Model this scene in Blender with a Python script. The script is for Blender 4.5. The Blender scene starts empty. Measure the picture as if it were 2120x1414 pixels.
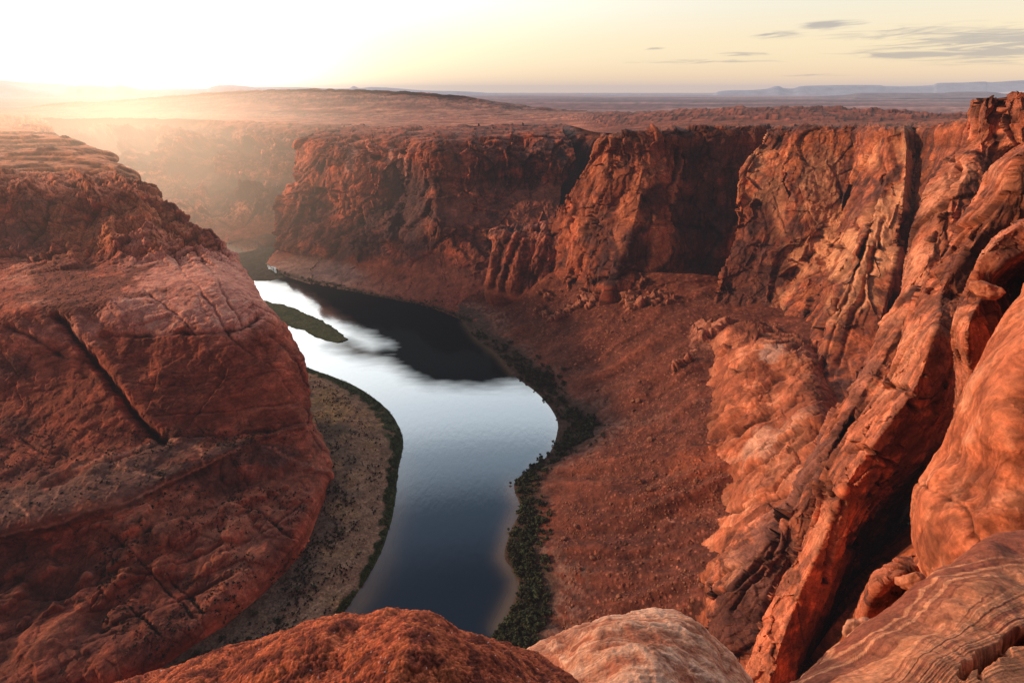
import bpy, bmesh, math, random
import numpy as np
from mathutils import Vector

DS = 1.3            # vertex spacing of the terrain sheets, in photo pixels
rng = np.random.default_rng(7)
random.seed(7)
scene = bpy.context.scene
col = scene.collection

# ------------------------------------------------------------------ camera
F = 1119.0
PITCH = math.radians(24.88)
sP, cP = math.sin(PITCH), math.cos(PITCH)
CAMZ = 300.0
cam_d = bpy.data.cameras.new("camera")
cam = bpy.data.objects.new("camera", cam_d)
col.objects.link(cam)
cam.location = (0, 0, CAMZ)
cam.rotation_euler = (math.radians(90) - PITCH, 0, 0)
cam_d.sensor_width = 36.0
cam_d.lens = F * 36.0 / 2120.0
cam_d.clip_start = 0.2
cam_d.clip_end = 90000
scene.camera = cam

def uvt_to_xyz(u, v, t):
    xc = (u - 1060.0) / F
    yc = (707.0 - v) / F
    return np.stack([xc * t, (yc * sP + cP) * t, CAMZ + (yc * cP - sP) * t], -1)

def t_of(v, z):
    return (z - CAMZ) / ((707.0 - v) / F * cP - sP)

def ctl(p):
    """(u, v, z) height above the river, or (u, v, -t) distance along the view axis"""
    u, v, w = p
    return (u, v, -w if w < 0 else t_of(v, w))

def world(u, v, z):
    return uvt_to_xyz(np.float64(u), np.float64(v), np.float64(t_of(v, z)))

# ------------------------------------------------------------------ noise
def _h(ix, iy, iz, seed):
    h = (ix.astype(np.uint32) * np.uint32(374761393) + iy.astype(np.uint32) * np.uint32(668265263)
         + iz.astype(np.uint32) * np.uint32(2147483647) + np.uint32((seed * 1274126177) & 0xffffffff))
    h = (h ^ (h >> np.uint32(13))) * np.uint32(1274126177)
    h = (h ^ (h >> np.uint32(16))) * np.uint32(2246822519)
    return h ^ (h >> np.uint32(15))

def perlin(p, seed=0):
    p = p.astype(np.float32)
    f = np.floor(p); i = f.astype(np.int64); d = p - f
    w = d * d * d * (d * (d * 6 - 15) + 10)
    out = 0
    for a in (0, 1):
        wx = w[..., 0] if a else 1 - w[..., 0]
        for b in (0, 1):
            wy = w[..., 1] if b else 1 - w[..., 1]
            for c in (0, 1):
                wz = w[..., 2] if c else 1 - w[..., 2]
                h = _h(i[..., 0] + a, i[..., 1] + b, i[..., 2] + c, seed)
                gx = (h & np.uint32(1023)).astype(np.float32) / 511.5 - 1
                gy = ((h >> np.uint32(10)) & np.uint32(1023)).astype(np.float32) / 511.5 - 1
                gz = ((h >> np.uint32(20)) & np.uint32(1023)).astype(np.float32) / 511.5 - 1
                out = out + wx * wy * wz * (gx * (d[..., 0] - a) + gy * (d[..., 1] - b) + gz * (d[..., 2] - c))
    return out * 1.5

def noise1(x, seed=0):
    i = np.floor(x).astype(np.int64); d = x - i
    z = np.zeros_like(i)
    a = _h(i, z, z, seed).astype(np.float64) / 4294967295.0
    b = _h(i + 1, z, z, seed).astype(np.float64) / 4294967295.0
    d = np.clip((d - 0.5) * 4 + 0.5, 0, 1); d = d * d * (3 - 2 * d)      # steps with short ramps: rock beds
    return a + (b - a) * d

def fbm(P, L, octs, sp, seed=0, gain=0.5, ridged=False, lac=2.0):
    out = np.zeros(P.shape[:-1], np.float32); amp = 1.0
    for o in range(octs):
        fade = np.clip(L / (2.2 * sp) - 0.9, 0, 1) if sp is not None else 1.0
        if np.max(fade) <= 0: break
        n = perlin(P / L + 17.3 * o, seed + o * 31)
        if ridged: n = 1 - 2.4 * np.abs(n)
        out += amp * n * fade
        amp *= gain; L /= lac
    return out

def worley(P, seed=0, tilt=False):
    P = P.astype(np.float32)
    f = np.floor(P); i = f.astype(np.int64); d = P - f
    f1 = np.full(P.shape[:-1], 9.0, np.float32); f2 = f1.copy(); cid = np.zeros(P.shape[:-1], np.float32); til = cid.copy()
    for a in (-1, 0, 1):
        for b in (-1, 0, 1):
            for c in (-1, 0, 1):
                h = _h(i[..., 0] + a, i[..., 1] + b, i[..., 2] + c, seed)
                px = a + (h & np.uint32(1023)).astype(np.float32) / 1023 - d[..., 0]
                py = b + ((h >> np.uint32(10)) & np.uint32(1023)).astype(np.float32) / 1023 - d[..., 1]
                pz = c + ((h >> np.uint32(20)) & np.uint32(1023)).astype(np.float32) / 1023 - d[..., 2]
                r = px * px + py * py + pz * pz
                n = r < f1
                f2 = np.where(n, f1, np.minimum(f2, r))
                ci = ((h >> np.uint32(7)) & np.uint32(4095)).astype(np.float32) / 4095
                cid = np.where(n, ci, cid)
                if tilt: til = np.where(n, px * np.sin(ci * 97) + py * np.cos(ci * 57) + pz * np.sin(ci * 31) * 0.6, til)
                f1 = np.where(n, r, f1)
    if tilt: return np.sqrt(f1), np.sqrt(f2), cid, til
    return np.sqrt(f1), np.sqrt(f2), cid

def sstep(a, b, x):
    t = np.clip((x - a) / (b - a), 0, 1)
    return t * t * (3 - 2 * t)

# ------------------------------------------------------------------ lofted sheets
def hermite(vals, par, q):
    """cubic through vals (n, ...) at positions par, sampled at q"""
    n = len(par)
    m = np.zeros_like(vals)
    for i in range(n):
        if i == 0: m[i] = (vals[1] - vals[0]) / (par[1] - par[0])
        elif i == n - 1: m[i] = (vals[-1] - vals[-2]) / (par[-1] - par[-2])
        else:
            d0 = (vals[i] - vals[i - 1]) / (par[i] - par[i - 1]); d1 = (vals[i + 1] - vals[i]) / (par[i + 1] - par[i])
            s = np.where(d0 * d1 > 0, 1, 0.35)
            mm = (d0 + d1) / 2
            lim = 2.5 * np.minimum(np.abs(d0), np.abs(d1)) + 0.15 * np.abs(mm)
            m[i] = np.sign(mm) * np.minimum(np.abs(mm), lim) * s
    k = np.clip(np.searchsorted(par, q, side='right') - 1, 0, n - 2)
    h = par[k + 1] - par[k]; x = (q - par[k]) / h
    sh = (-1,) + (1,) * (vals.ndim - 1)
    x = x.reshape(sh); h = h.reshape(sh)
    x2, x3 = x * x, x * x * x
    return ((2 * x3 - 3 * x2 + 1) * vals[k] + (x3 - 2 * x2 + x) * h * m[k]
            + (-2 * x3 + 3 * x2) * vals[k + 1] + (x3 - x2) * h * m[k + 1])

def C3(*a): return np.array(a, float)
class Sheet: pass

def resample(row, K):
    r = np.array([ctl(p) for p in row], float); r[:, 2] = 1 / r[:, 2]
    if len(row) == K: return r
    d = np.concatenate([[0], np.cumsum(np.hypot(np.diff(r[:, 0]), np.diff(r[:, 1])))])
    q = np.linspace(0, d[-1], K)
    return np.stack([np.interp(q, d, r[:, i]) for i in range(3)], -1)

def loft(rows, types=None, ds=None, K=None, maxn=1500, lin=0.0, wseed=1):
    ds = ds or DS
    K = K or max(len(r) for r in rows)
    C = np.stack([resample(r, K) for r in rows])             # R,K,3 in (u, v, 1/t)
    dr = np.hypot(np.diff(C[..., 0], axis=0), np.diff(C[..., 1], axis=0)).mean(1)
    dc = np.hypot(np.diff(C[..., 0], axis=1), np.diff(C[..., 1], axis=1)).mean(0)
    pr = np.concatenate([[0], np.cumsum(np.maximum(dr, 3))]); pc = np.concatenate([[0], np.cumsum(np.maximum(dc, 3))])
    ny = int(min(maxn, max(8, pr[-1] / ds))); nx = int(min(maxn, max(8, pc[-1] / ds)))
    qr = np.linspace(0, pr[-1], ny); qc = np.linspace(0, pc[-1], nx)
    if not lin:
        A = hermite(np.swapaxes(C, 0, 1), pc, qc)                # nx,R,3
        A = np.swapaxes(A, 0, 1)                                 # R,nx,3
        G = hermite(A, pr, qr)                                   # ny,nx,3
    else:                                                    # plane faces meeting in broken, angular edges
        B = hermite(C, pr, qr)                               # ny,K,3
        g2 = np.stack(np.meshgrid(qc, qr), -1); g3 = np.concatenate([g2, np.zeros(g2.shape[:2] + (1,))], -1)
        wob = 0; a_ = lin; l_ = 120.0
        for o_ in range(6):
            wob = wob + a_ * perlin(g3 / l_ + 7.7 * o_, wseed + o_); a_ *= 0.55; l_ *= 0.5
        stp = (worley(g3 * C3(1 / 26, 1 / 46, 1), wseed + 9)[2] - 0.5) * lin * 0.9
        wq = np.clip(qc[None, :] + wob + stp, 0, pc[-1] - 1e-3)
        k = np.clip(np.searchsorted(pc, wq, side='right') - 1, 0, K - 2)
        x = ((wq - pc[k]) / (pc[k + 1] - pc[k]))[..., None]
        xs = x * x * (3 - 2 * x); x = x * 0.75 + xs * 0.25
        jj = np.arange(ny)[:, None]
        G = B[jj, k] * (1 - x) + B[jj, k + 1] * x
    G[..., 2] = np.clip(G[..., 2], 1e-5, None)
    s = Sheet()
    s.U, s.V, s.T = G[..., 0], G[..., 1], 1 / G[..., 2]
    s.P = uvt_to_xyz(s.U, s.V, s.T)
    s.pr, s.pc, s.qr, s.qc = pr, pc, qr, qc
    gy = np.gradient(s.P, axis=0); gx = np.gradient(s.P, axis=1)
    s.N = np.cross(gx, gy); s.N /= np.linalg.norm(s.N, axis=-1, keepdims=True) + 1e-9
    tocam = np.array([0, 0, CAMZ]) - s.P
    sg = np.sum(s.N * tocam, -1)
    if np.mean(sg / np.linalg.norm(tocam, axis=-1)) < 0: s.N = -s.N; s.flip = True
    else: s.flip = False
    s.sp = np.minimum(np.linalg.norm(gy, axis=-1), np.linalg.norm(gx, axis=-1)).astype(np.float32) * 0.5 + s.T.astype(np.float32) * ds / F * 0.8
    s.w = {}
    if types:
        for ch in 'csml':       # cliff, scree, smooth slickrock, ledgy top
            val = np.array([1.0 if t == ch else 0.0 for t in types])
            s.w[ch] = np.interp(qr, pr, val)[:, None] * np.ones((1, nx))
    s.color = np.zeros(s.P.shape)
    s.color[:] = (0.3, 0.11, 0.06)
    s.disp = np.zeros(s.P.shape[:-1])
    s.cav = np.zeros(s.P.shape[:-1])
    return s

def flatN(s, k=0.2):
    s.N = s.N * C3(1, 1, k) if True else s.N
    s.N /= np.linalg.norm(s.N, axis=-1, keepdims=True) + 1e-9

def build_sheet(name, s, mat, kind='structure', edge_fade=None):
    P = s.P + s.N * s.disp[..., None]
    if hasattr(s, 'dz'): P = P + np.stack([0 * s.dz, 0 * s.dz, s.dz], -1)
    s.PF = P
    ny, nx = P.shape[:2]
    me = bpy.data.meshes.new(name)
    me.vertices.add(ny * nx)
    me.vertices.foreach_set('co', P.reshape(-1).astype(np.float32))
    i = np.arange(ny * nx).reshape(ny, nx)
    q = np.stack([i[:-1, :-1], i[:-1, 1:], i[1:, 1:], i[1:, :-1]], -1).reshape(-1, 4)
    if not s.flip: pass
    else: q = q[:, ::-1]
    n = len(q)
    me.loops.add(n * 4); me.polygons.add(n)
    me.loops.foreach_set('vertex_index', q.reshape(-1).astype(np.int32))
    me.polygons.foreach_set('loop_start', np.arange(0, n * 4, 4, dtype=np.int32))
    me.polygons.foreach_set('use_smooth', np.ones(n, bool))
    me.update(calc_edges=True)
    at = me.color_attributes.new('Col', 'FLOAT_COLOR', 'POINT')
    if name not in ('river', 'beach', 'sandbar', 'marsh', 'distant_hills'):
        lum = s.color @ C3(0.3, 0.6, 0.1); s.color = lum[..., None] + (s.color - lum[..., None]) * (1.0 if name in ('near_canyon_wall', 'rock', 'rock_slab', 'rock_mass', 'rock_fin') else 1.12)
        s.color = s.color * C3(1.0, 0.92, 1.0)
    c = np.concatenate([np.clip(s.color, 0.004, 0.85), np.ones((ny, nx, 1))], -1)
    at.data.foreach_set('color', c.reshape(-1).astype(np.float32))
    me.materials.append(mat)
    o = bpy.data.objects.new(name, me)
    col.objects.link(o)
    if kind: o['kind'] = kind
    return o

# ------------------------------------------------------------------ rock recipes
RED = C3(0.30, 0.085, 0.040); ORANGE = C3(0.52, 0.19, 0.075); PALE = C3(0.66, 0.36, 0.21)
BROWN = C3(0.17, 0.060, 0.035); VARN = C3(0.045, 0.026, 0.024); SCREE = C3(0.23, 0.075, 0.042)
TAN = C3(0.34, 0.22, 0.13); PINK = C3(0.50, 0.24, 0.17)

def mixc(s, m, c, k=1.0):
    m = np.clip(m * k, 0, 1)[..., None]
    s.color = s.color * (1 - m) + c * m

def cliff(s, seed, amp=1.0, L=40.0, w=None, zs=0.3, blocks=True, strata=1.0, facet=1.0):
    w = s.w['c'] if w is None else w
    P, sp = s.P, s.sp
    warp = fbm(P, L * 1.2, 5, sp, seed + 5, 0.5) * L * 0.12
    W = warp[..., None] * C3(1, 0.7, 0.5)
    d = L * 0.085 * fbm(P * C3(1, 1, zs) + W, L * 1.3, 3, sp, seed, 0.5)
    s.tone = getattr(s, 'tone', 0)
    for k, (f, tk, ok, tn) in enumerate(((1.0, 0.20, 0.12, 0.5), (0.42, 0.075, 0.045, 0.6), (0.17, 0.040, 0.020, 0.5), (0.07, 0.022, 0.009, 0.4))):
        if not blocks and k < 2: tk *= 0.5; ok *= 0.5
        fd = np.clip(L * f / (2.5 * sp) - 0.8, 0, 1)
        if fd.max() <= 0: break
        q = P * C3(1, 1, 0.28 if k < 2 else 0.38) + W * (0.6, 0.35, 0.2, 0.1)[k]
        f1, f2, cid, til = worley(q / (L * f), seed + 3 + k, True)
        d += (til * tk + (cid - 0.5) * ok) * L * fd * facet
        e = sstep(0.07, 0.0, f2 - f1)
        d -= e * L * f * 0.03 * fd
        s.cav += w * e * 0.22 * fd
        s.tone = s.tone + w * (np.sin(cid * 211) * 0.5) * tn * fd
    fl = fbm(P * C3(1, 1, 0.12) + W * 0.3, L * 0.22, 4, sp, seed + 17, 0.55, ridged=True)
    d += fl * L * 0.014
    zz = P[..., 2] + fbm(P, L * 2, 2, sp, seed + 9) * L * 0.15
    smod = sstep(-0.1, 0.5, fbm(P, L * 1.1, 3, None, seed + 29))
    for h, a in ((L * 0.30, 0.022), (L * 0.11, 0.009), (L * 0.045, 0.004)):
        fd = np.clip(h / (2.5 * sp) - 0.6, 0, 1)
        d += (noise1(zz / h, seed + int(h * 7)) - 0.5) * L * a * strata * fd * smod
    d += fbm(P, L * 0.10, 5, sp, seed + 12, 0.62) * L * 0.010
    s.disp += w * d * amp

def ribs(s, seed, amp, widths=(38, 15, 6), tier=40.0, w=None):
    """upright prisms with sharp arrises, changing from bed to bed"""
    w = s.w['c'] if w is None else w
    Z = s.P[..., 2] + fbm(s.P, tier * 2, 3, None, seed + 1) * tier * 0.5
    for i, W in enumerate(widths):
        T = np.floor(Z / (tier / (1 + i * 0.7)))
        q = s.qc[None, :] / W + 0.25 * (s.qr[:, None] / W) * 0.25 + fbm(s.P, tier, 4, None, seed + 3 + i, 0.6) * (0.45 + 0.2 * i) + T * 0.37
        k = np.floor(q).astype(np.int64); f = q - k
        Ti = T.astype(np.int64) * 0 + (T.astype(np.int64) // (2 - (i > 0)))
        a = _h(k, Ti, Ti * 0, seed + i) / 4294967295.0; b = _h(k + 1, Ti, Ti * 0, seed + i) / 4294967295.0
        sharp = _h(k, Ti, Ti * 0 + 5, seed + i) / 4294967295.0 > 0.5
        f = np.where(sharp, np.clip((f - 0.75) * 4, 0, 1), f)
        v = a + (b - a) * f - 0.5
        m = W * s.T / F                       # width in metres
        fd = np.clip(W / 4.0 - 0.9, 0, 1)
        s.disp += w * v * m * amp * 0.62 * fd
        s.tone = getattr(s, 'tone', 0) + w * (a - 0.5) * 0.35 * sharp

def smooth_rock(s, seed, amp=1.0, L=60.0, w=None):
    w = s.w['m'] if w is None else w
    P, sp = s.P, s.sp
    d = L * 0.055 * fbm(P, L, 4, sp, seed, 0.5)
    zz = P[..., 2] + fbm(P, L, 3, sp, seed + 9) * L * 0.22
    for h, a in ((L * 0.2, 0.010), (L * 0.07, 0.006), (L * 0.025, 0.003)):
        fd = np.clip(h / (2.5 * sp) - 0.6, 0, 1)
        d += (noise1(zz / h, seed + int(h * 5)) - 0.5) * L * a * fd
    r = fbm(P * C3(1, 1, 0.5), L * 0.4, 4, sp, seed + 21, 0.55, ridged=True)
    d -= sstep(0.95, 1.25, r) * L * 0.008
    s.cav += w * sstep(0.95, 1.3, r) * 0.25
    s.disp += w * d * amp

def scree(s, seed, amp=1.0, L=30.0, w=None):
    w = s.w['s'] if w is None else w
    P, sp = s.P, s.sp
    d = L * 0.03 * fbm(P, L, 3, sp, seed, 0.5)
    b = fbm(P, L * 0.16, 5, sp, seed + 4, 0.72)
    d += b * L * 0.018
    f1, f2, cid = worley(P / (L * 0.12), seed + 8)
    fd = np.clip(L * 0.12 / (2.5 * sp) - 0.6, 0, 1)
    rk = sstep(0.42, 0.15, f1) * (cid > 0.72)
    d += rk * L * 0.035 * fd
    s.cav -= w * rk * 0.35 * fd
    s.cav += w * 0.35 * b
    s.disp += w * d * amp

def ledges(s, seed, amp=1.0, L=60.0, step=3.0, w=None, st3=(1, 1, 0), sk=1.0):
    """flat slickrock country broken into low steps: displaced upwards"""
    w = s.w['l'] if w is None else w
    P, sp = s.P, s.sp
    h = fbm(P * C3(*st3), L, 6, sp, seed, 0.55) * L * 0.13
    k = h / step
    fl = np.floor(k); fr = k - fl
    st = (fl + sstep(0.55, 0.85, fr)) * step
    s.disp += w * (0.75 * st + 0.25 * h) * amp
    zz = P[..., 2] + fbm(P * C3(1, 1, 0), L * 0.8, 5, sp, seed + 7, 0.55) * step * 1.6
    for hh, a in ((step * 1.7, 0.55), (step * 0.6, 0.28)):
        fd = np.clip(hh / (1.6 * sp) - 0.4, 0, 1)
        n = noise1(zz / hh, seed + 8)
        s.disp += w * (n - 0.5) * step * a * amp * fd * sk
        s.cav += w * sstep(0.45, 0.1, n) * 0.22
    s.cav += w * (sstep(0.5, 0.62, fr) * sstep(0.92, 0.8, fr)) * 0.4
    s.cav += w * 0.25 * fbm(P * C3(*st3), L * 0.2, 4, sp, seed + 3, 0.7)

def paint_rock(s, seed, base=RED, hi=ORANGE, lo=BROWN, L=70.0, contrast=1.0, streak=0.25, bands=0.3):
    P, sp = s.P, s.sp
    n = fbm(P * C3(1, 1, 1.4), L, 5, None, seed, 0.55)
    s.color[:] = base
    mixc(s, sstep(0.0, 0.55, n), hi, 0.8 * contrast)
    mixc(s, sstep(0.0, -0.55, n), lo, 0.7 * contrast)
    if bands:
        zz = P[..., 2] + fbm(P, L, 3, None, seed + 2) * L * 0.12
        b = noise1(zz / (L * 0.11), seed + 1) * 0.6 + noise1(zz / (L * 0.03), seed + 2) * 0.4
        s.color *= (1 + bands * 1.3 * (b - 0.5))[..., None]
    if hasattr(s, 'tone'): s.color *= np.clip(1 + 0.75 * s.tone, 0.45, 1.6)[..., None]
    if streak:
        q = P * C3(1, 1, 0.1)
        st = fbm(q, L * 0.22, 4, None, seed + 7, 0.6)
        st *= 0.5 + fbm(P, L * 1.2, 2, None, seed + 8)
        cl = s.w['c'] if s.w else 1
        mixc(s, sstep(0.04, 0.2, st) * cl, VARN * 1.2, min(1, streak * 1.5))
        st2 = fbm(P * C3(1, 1, 0.06), L * 0.07, 3, None, seed + 11, 0.6) * (0.45 + fbm(P, L * 0.8, 3, None, seed + 12))
        mixc(s, sstep(0.05, 0.22, st2) * cl, VARN * 1.6, min(1, streak * 1.3))
        mixc(s, sstep(0.06, 0.3, -st) * cl, hi, streak * 0.7)

def finish(s, seed, fine=0.20, cavk=1.0):
    """grain, darker crevices, lighter edges"""
    hf = fbm(s.P, float(np.median(s.sp)) * 14, 3, s.sp, seed + 40, 0.8)
    s.color *= (1 + fine * 1.6 * hf)[..., None]
    lap = s.disp * 4 - np.roll(s.disp, 1, 0) - np.roll(s.disp, -1, 0) - np.roll(s.disp, 1, 1) - np.roll(s.disp, -1, 1)
    lap = lap / (s.sp + 1e-6)
    lap[0] = lap[-1] = 0; lap[:, 0] = lap[:, -1] = 0
    s.color *= np.clip(1 + 0.28 * np.tanh(lap), 0.5, 1.6)[..., None]
    s.color *= np.clip(1 - cavk * np.clip(s.cav, -0.4, 0.85), 0.1, 1.5)[..., None]

def warpuv(s, k, seed=3):
    if not hasattr(s, 'wu'):
        a = fbm(s.P, float(np.median(s.T)) * 0.10, 5, None, 91, 0.6); b = fbm(s.P, float(np.median(s.T)) * 0.10, 5, None, 57, 0.6)
        s.wu, s.wv = a, b
    return s.U + s.wu * k, s.V + s.wv * k

def blob(s, cx, cy, rx, ry, ang=0, k=40, soft=0.5):
    U, V = warpuv(s, k)
    a = math.radians(ang); c, n = math.cos(a), math.sin(a)
    x = ((U - cx) * c + (V - cy) * n) / rx; y = (-(U - cx) * n + (V - cy) * c) / ry
    return sstep(1 + soft * 0.5, 1 - soft * 0.5, np.sqrt(x * x + y * y))

def line(s, pts, width, k=14):
    """1 on a polyline, falling to 0 at width px"""
    U, V = warpuv(s, k)
    best = np.full(U.shape, 1e9)
    for (x0, y0), (x1, y1) in zip(pts[:-1], pts[1:]):
        dx, dy = x1 - x0, y1 - y0
        L2 = dx * dx + dy * dy + 1e-9
        h = np.clip(((U - x0) * dx + (V - y0) * dy) / L2, 0, 1)
        best = np.minimum(best, np.hypot(U - x0 - h * dx, V - y0 - h * dy))
    return sstep(width, 0, best)

def crack(s, pts, width, depth, dark=0.7, k=9):
    vw = 0.35 + 0.9 * sstep(-0.5, 0.6, fbm(s.P, float(np.median(s.T)) * 0.06, 3, None, 77))
    m = line(s, pts, width * (0.5 + vw), k)
    s.disp -= m * depth * vw
    s.cav += line(s, pts, width * 0.6 * (0.5 + vw), k) * dark * vw

# ------------------------------------------------------------------ materials
def nd(nt, kind, **kw):
    n = nt.nodes.new(kind)
    for k, v in kw.items():
        if k in n.inputs: n.inputs[k].default_value = v
        else: setattr(n, k, v)
    return n

def rock_mat(name, scales, bump=1.0, rough=0.9, contrast=0.35, grit=0.0):
    """vertex colour times procedural grain; scales in metres"""
    m = bpy.data.materials.new(name); m.use_nodes = True
    nt = m.node_tree; nt.nodes.clear(); L = nt.links.new
    out = nd(nt, 'ShaderNodeOutputMaterial'); b = nd(nt, 'ShaderNodeBsdfPrincipled', Roughness=rough)
    b.inputs['Specular IOR Level'].default_value = 0.15
    L(b.outputs[0], out.inputs['Surface'])
    at = nd(nt, 'ShaderNodeAttribute', attribute_name='Col')
    geo = nd(nt, 'ShaderNodeNewGeometry')
    mul = None; hsum = None
    for i, sc in enumerate(scales):
        mp = nd(nt, 'ShaderNodeMapping'); mp.inputs['Scale'].default_value = (1 / sc, 1 / sc, 1.6 / sc)
        L(geo.outputs['Position'], mp.inputs[0])
        n = nd(nt, 'ShaderNodeTexNoise', Scale=1.0, Detail=8.0, Roughness=0.65)
        n.inputs['Distortion'].default_value = 0.4
        L(mp.outputs[0], n.inputs['Vector'])
        r = nd(nt, 'ShaderNodeMapRange'); r.inputs[1].default_value = 0.3; r.inputs[2].default_value = 0.7
        r.inputs[3].default_value = 1 - contrast; r.inputs[4].default_value = 1 + contrast
        L(n.outputs[0], r.inputs[0])
        if mul is None: mul = r.outputs[0]
        else:
            x = nd(nt, 'ShaderNodeMath', operation='MULTIPLY'); L(mul, x.inputs[0]); L(r.outputs[0], x.inputs[1]); mul = x.outputs[0]
        h = nd(nt, 'ShaderNodeMath', operation='MULTIPLY'); h.inputs[1].default_value = sc * 0.35
        L(n.outputs[0], h.inputs[0])
        if hsum is None: hsum = h.outputs[0]
        else:
            x = nd(nt, 'ShaderNodeMath', operation='ADD'); L(hsum, x.inputs[0]); L(h.outputs[0], x.inputs[1]); hsum = x.outputs[0]
    vm = nd(nt, 'ShaderNodeVectorMath', operation='SCALE')
    L(at.outputs['Color'], vm.inputs[0]); L(mul, vm.inputs['Scale'])
    L(vm.outputs[0], b.inputs['Base Color'])
    bp = nd(nt, 'ShaderNodeBump', Strength=bump, Distance=1.0)
    L(hsum, bp.inputs['Height']); L(bp.outputs[0], b.inputs['Normal'])
    return m

M_far = rock_mat('sandstone_far', (14.0, 4.0), 0.7, contrast=0.20)
M_mid = rock_mat('sandstone_mid', (6.0, 1.8), 0.8, contrast=0.22)
M_near = rock_mat('sandstone_near', (3.0, 0.6), 0.8, contrast=0.20)
M_scree = rock_mat('scree_rubble', (3.0, 1.2), 1.0, contrast=0.30)
M_fore = rock_mat('sandstone_close', (0.5, 0.08, 0.02), 0.7, contrast=0.16)
M_rough = rock_mat('rough_red_rock', (0.09, 0.02), 0.9, contrast=0.25)

def simple_mat(name, c1, c2, scale=1.0, rough=0.8, spec=0.2, trans=0.0):
    m = bpy.data.materials.new(name); m.use_nodes = True
    nt = m.node_tree; b = nt.nodes['Principled BSDF']; L = nt.links.new
    b.inputs['Roughness'].default_value = rough; b.inputs['Specular IOR Level'].default_value = spec
    geo = nd(nt, 'ShaderNodeNewGeometry'); n = nd(nt, 'ShaderNodeTexNoise', Scale=scale, Detail=5.0)
    L(geo.outputs['Position'], n.inputs['Vector'])
    r = nd(nt, 'ShaderNodeValToRGB'); r.color_ramp.elements[0].position = 0.3; r.color_ramp.elements[1].position = 0.7
    r.color_ramp.elements[0].color = (*c1, 1); r.color_ramp.elements[1].color = (*c2, 1)
    L(n.outputs[0], r.inputs[0]); L(r.outputs[0], b.inputs['Base Color'])
    return m
M_leaf = simple_mat('shrub_leaves', (0.022, 0.028, 0.013), (0.075, 0.085, 0.038), 0.35)
nt = M_leaf.node_tree
oi = nd(nt, 'ShaderNodeObjectInfo'); hs = nd(nt, 'ShaderNodeHueSaturation'); b_ = nt.nodes['Principled BSDF']
lk = b_.inputs['Base Color'].links[0].from_socket
mr_ = nd(nt, 'ShaderNodeMapRange'); mr_.inputs[3].default_value = 0.45; mr_.inputs[4].default_value = 1.9; nt.links.new(oi.outputs['Random'], mr_.inputs[0])
mr2 = nd(nt, 'ShaderNodeMapRange'); mr2.inputs[3].default_value = 0.46; mr2.inputs[4].default_value = 0.53; nt.links.new(oi.outputs['Random'], mr2.inputs[0])
nt.links.new(lk, hs.inputs['Color']); nt.links.new(mr_.outputs[0], hs.inputs['Value']); nt.links.new(mr2.outputs[0], hs.inputs['Hue']); nt.links.new(hs.outputs[0], b_.inputs['Base Color'])
M_leaf2 = simple_mat('sage_leaves', (0.018, 0.016, 0.009), (0.05, 0.045, 0.025), 0.3)
M_green = simple_mat('reed_leaves', (0.03, 0.055, 0.012), (0.09, 0.13, 0.03), 0.2)
M_stone = simple_mat('boulder_stone', (0.14, 0.045, 0.025), (0.36, 0.14, 0.075), 0.6)

# ================================================================== TERRAIN
# ---- far canyon wall on the left, behind the peninsula
rows = [
 [(40, 560, 0), (200, 545, 0), (300, 535, 0), (400, 520, 0), (470, 506, 0), (530, 493, 0), (580, 486, 0), (640, 480, 0), (760, 470, 0)],
 [(40, 530, 12), (200, 515, 12), (300, 505, 12), (400, 492, 12), (470, 482, 12), (530, 472, 12), (580, 468, 12), (640, 462, 12), (760, 455, 12)],
 [(40, 470, 40), (200, 460, 40), (300, 455, 40), (400, 448, 40), (470, 442, 40), (530, 438, 40), (580, 435, 40), (640, 432, 40), (760, 430, 40)],
 [(40, 430, 66), (200, 422, 66), (300, 415, 67), (400, 408, 66), (470, 400, 68), (530, 395, 70), (580, 394, 70), (640, 392, 70), (760, 390, 70)],
 [(40, 405, 84), (200, 398, 84), (300, 392, 84), (400, 386, 82), (470, 380, 84), (530, 378, 84), (580, 378, 84), (640, 376, 84), (760, 375, 84)],
 [(40, 345, 130), (200, 340, 132), (300, 338, 134), (400, 335, 134), (470, 335, 134), (530, 335, 134), (580, 335, 134), (640, 335, 134), (760, 335, 134)],
 [(40, 290, 176), (200, 290, 178), (300, 290, 178), (400, 290, 178), (470, 290, 178), (530, 290, 178), (580, 292, 176), (640, 292, 176), (760, 292, 176)],
 [(40, 258, 207), (130, 254, 211), (260, 252, 214), (370, 253, 214), (470, 257, 211), (530, 260, 209), (590, 262, 208), (650, 265, 206), (760, 268, 204)],
 [(40, 249, -1620), (130, 247, -1620), (260, 246, -1620), (370, 247, -1620), (470, 250, -1600), (530, 252, -1600), (590, 254, -1590), (650, 257, -1580), (760, 260, -1560)],
]
s = loft(rows, 'sscccccll')
cliff(s, 11, 1.4, 95, strata=2.6); ribs(s, 17, 1.2, (50, 20, 8), 60); scree(s, 12, 1.5, 50); ledges(s, 13, 0.6, 90, 5)
paint_rock(s, 14, C3(0.32, 0.115, 0.07), C3(0.56, 0.25, 0.14), BROWN, 120, 1.1, 0.5, 0.75)
mixc(s, s.w['s'], SCREE * 1.15, 0.7)
mixc(s, blob(s, 620, 408, 130, 18, -3, 30), VARN * 1.6, 0.7)
for x in range(130, 640, 26): mixc(s, blob(s, x + random.uniform(-8, 8), 300 + random.uniform(-15, 25), 5, 45, -28, 20), VARN * 1.5, 0.6)
mixc(s, blob(s, 180, 290, 70, 35, -10, 40), VARN * 1.8, 0.6)
mixc(s, line(s, [(440, 512), (520, 492), (600, 482)], 10), C3(0.05, 0.045, 0.03), 0.9)
finish(s, 15)
flatN(s, 0.25); far_wall = build_sheet('far_canyon_wall', s, M_far)

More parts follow.
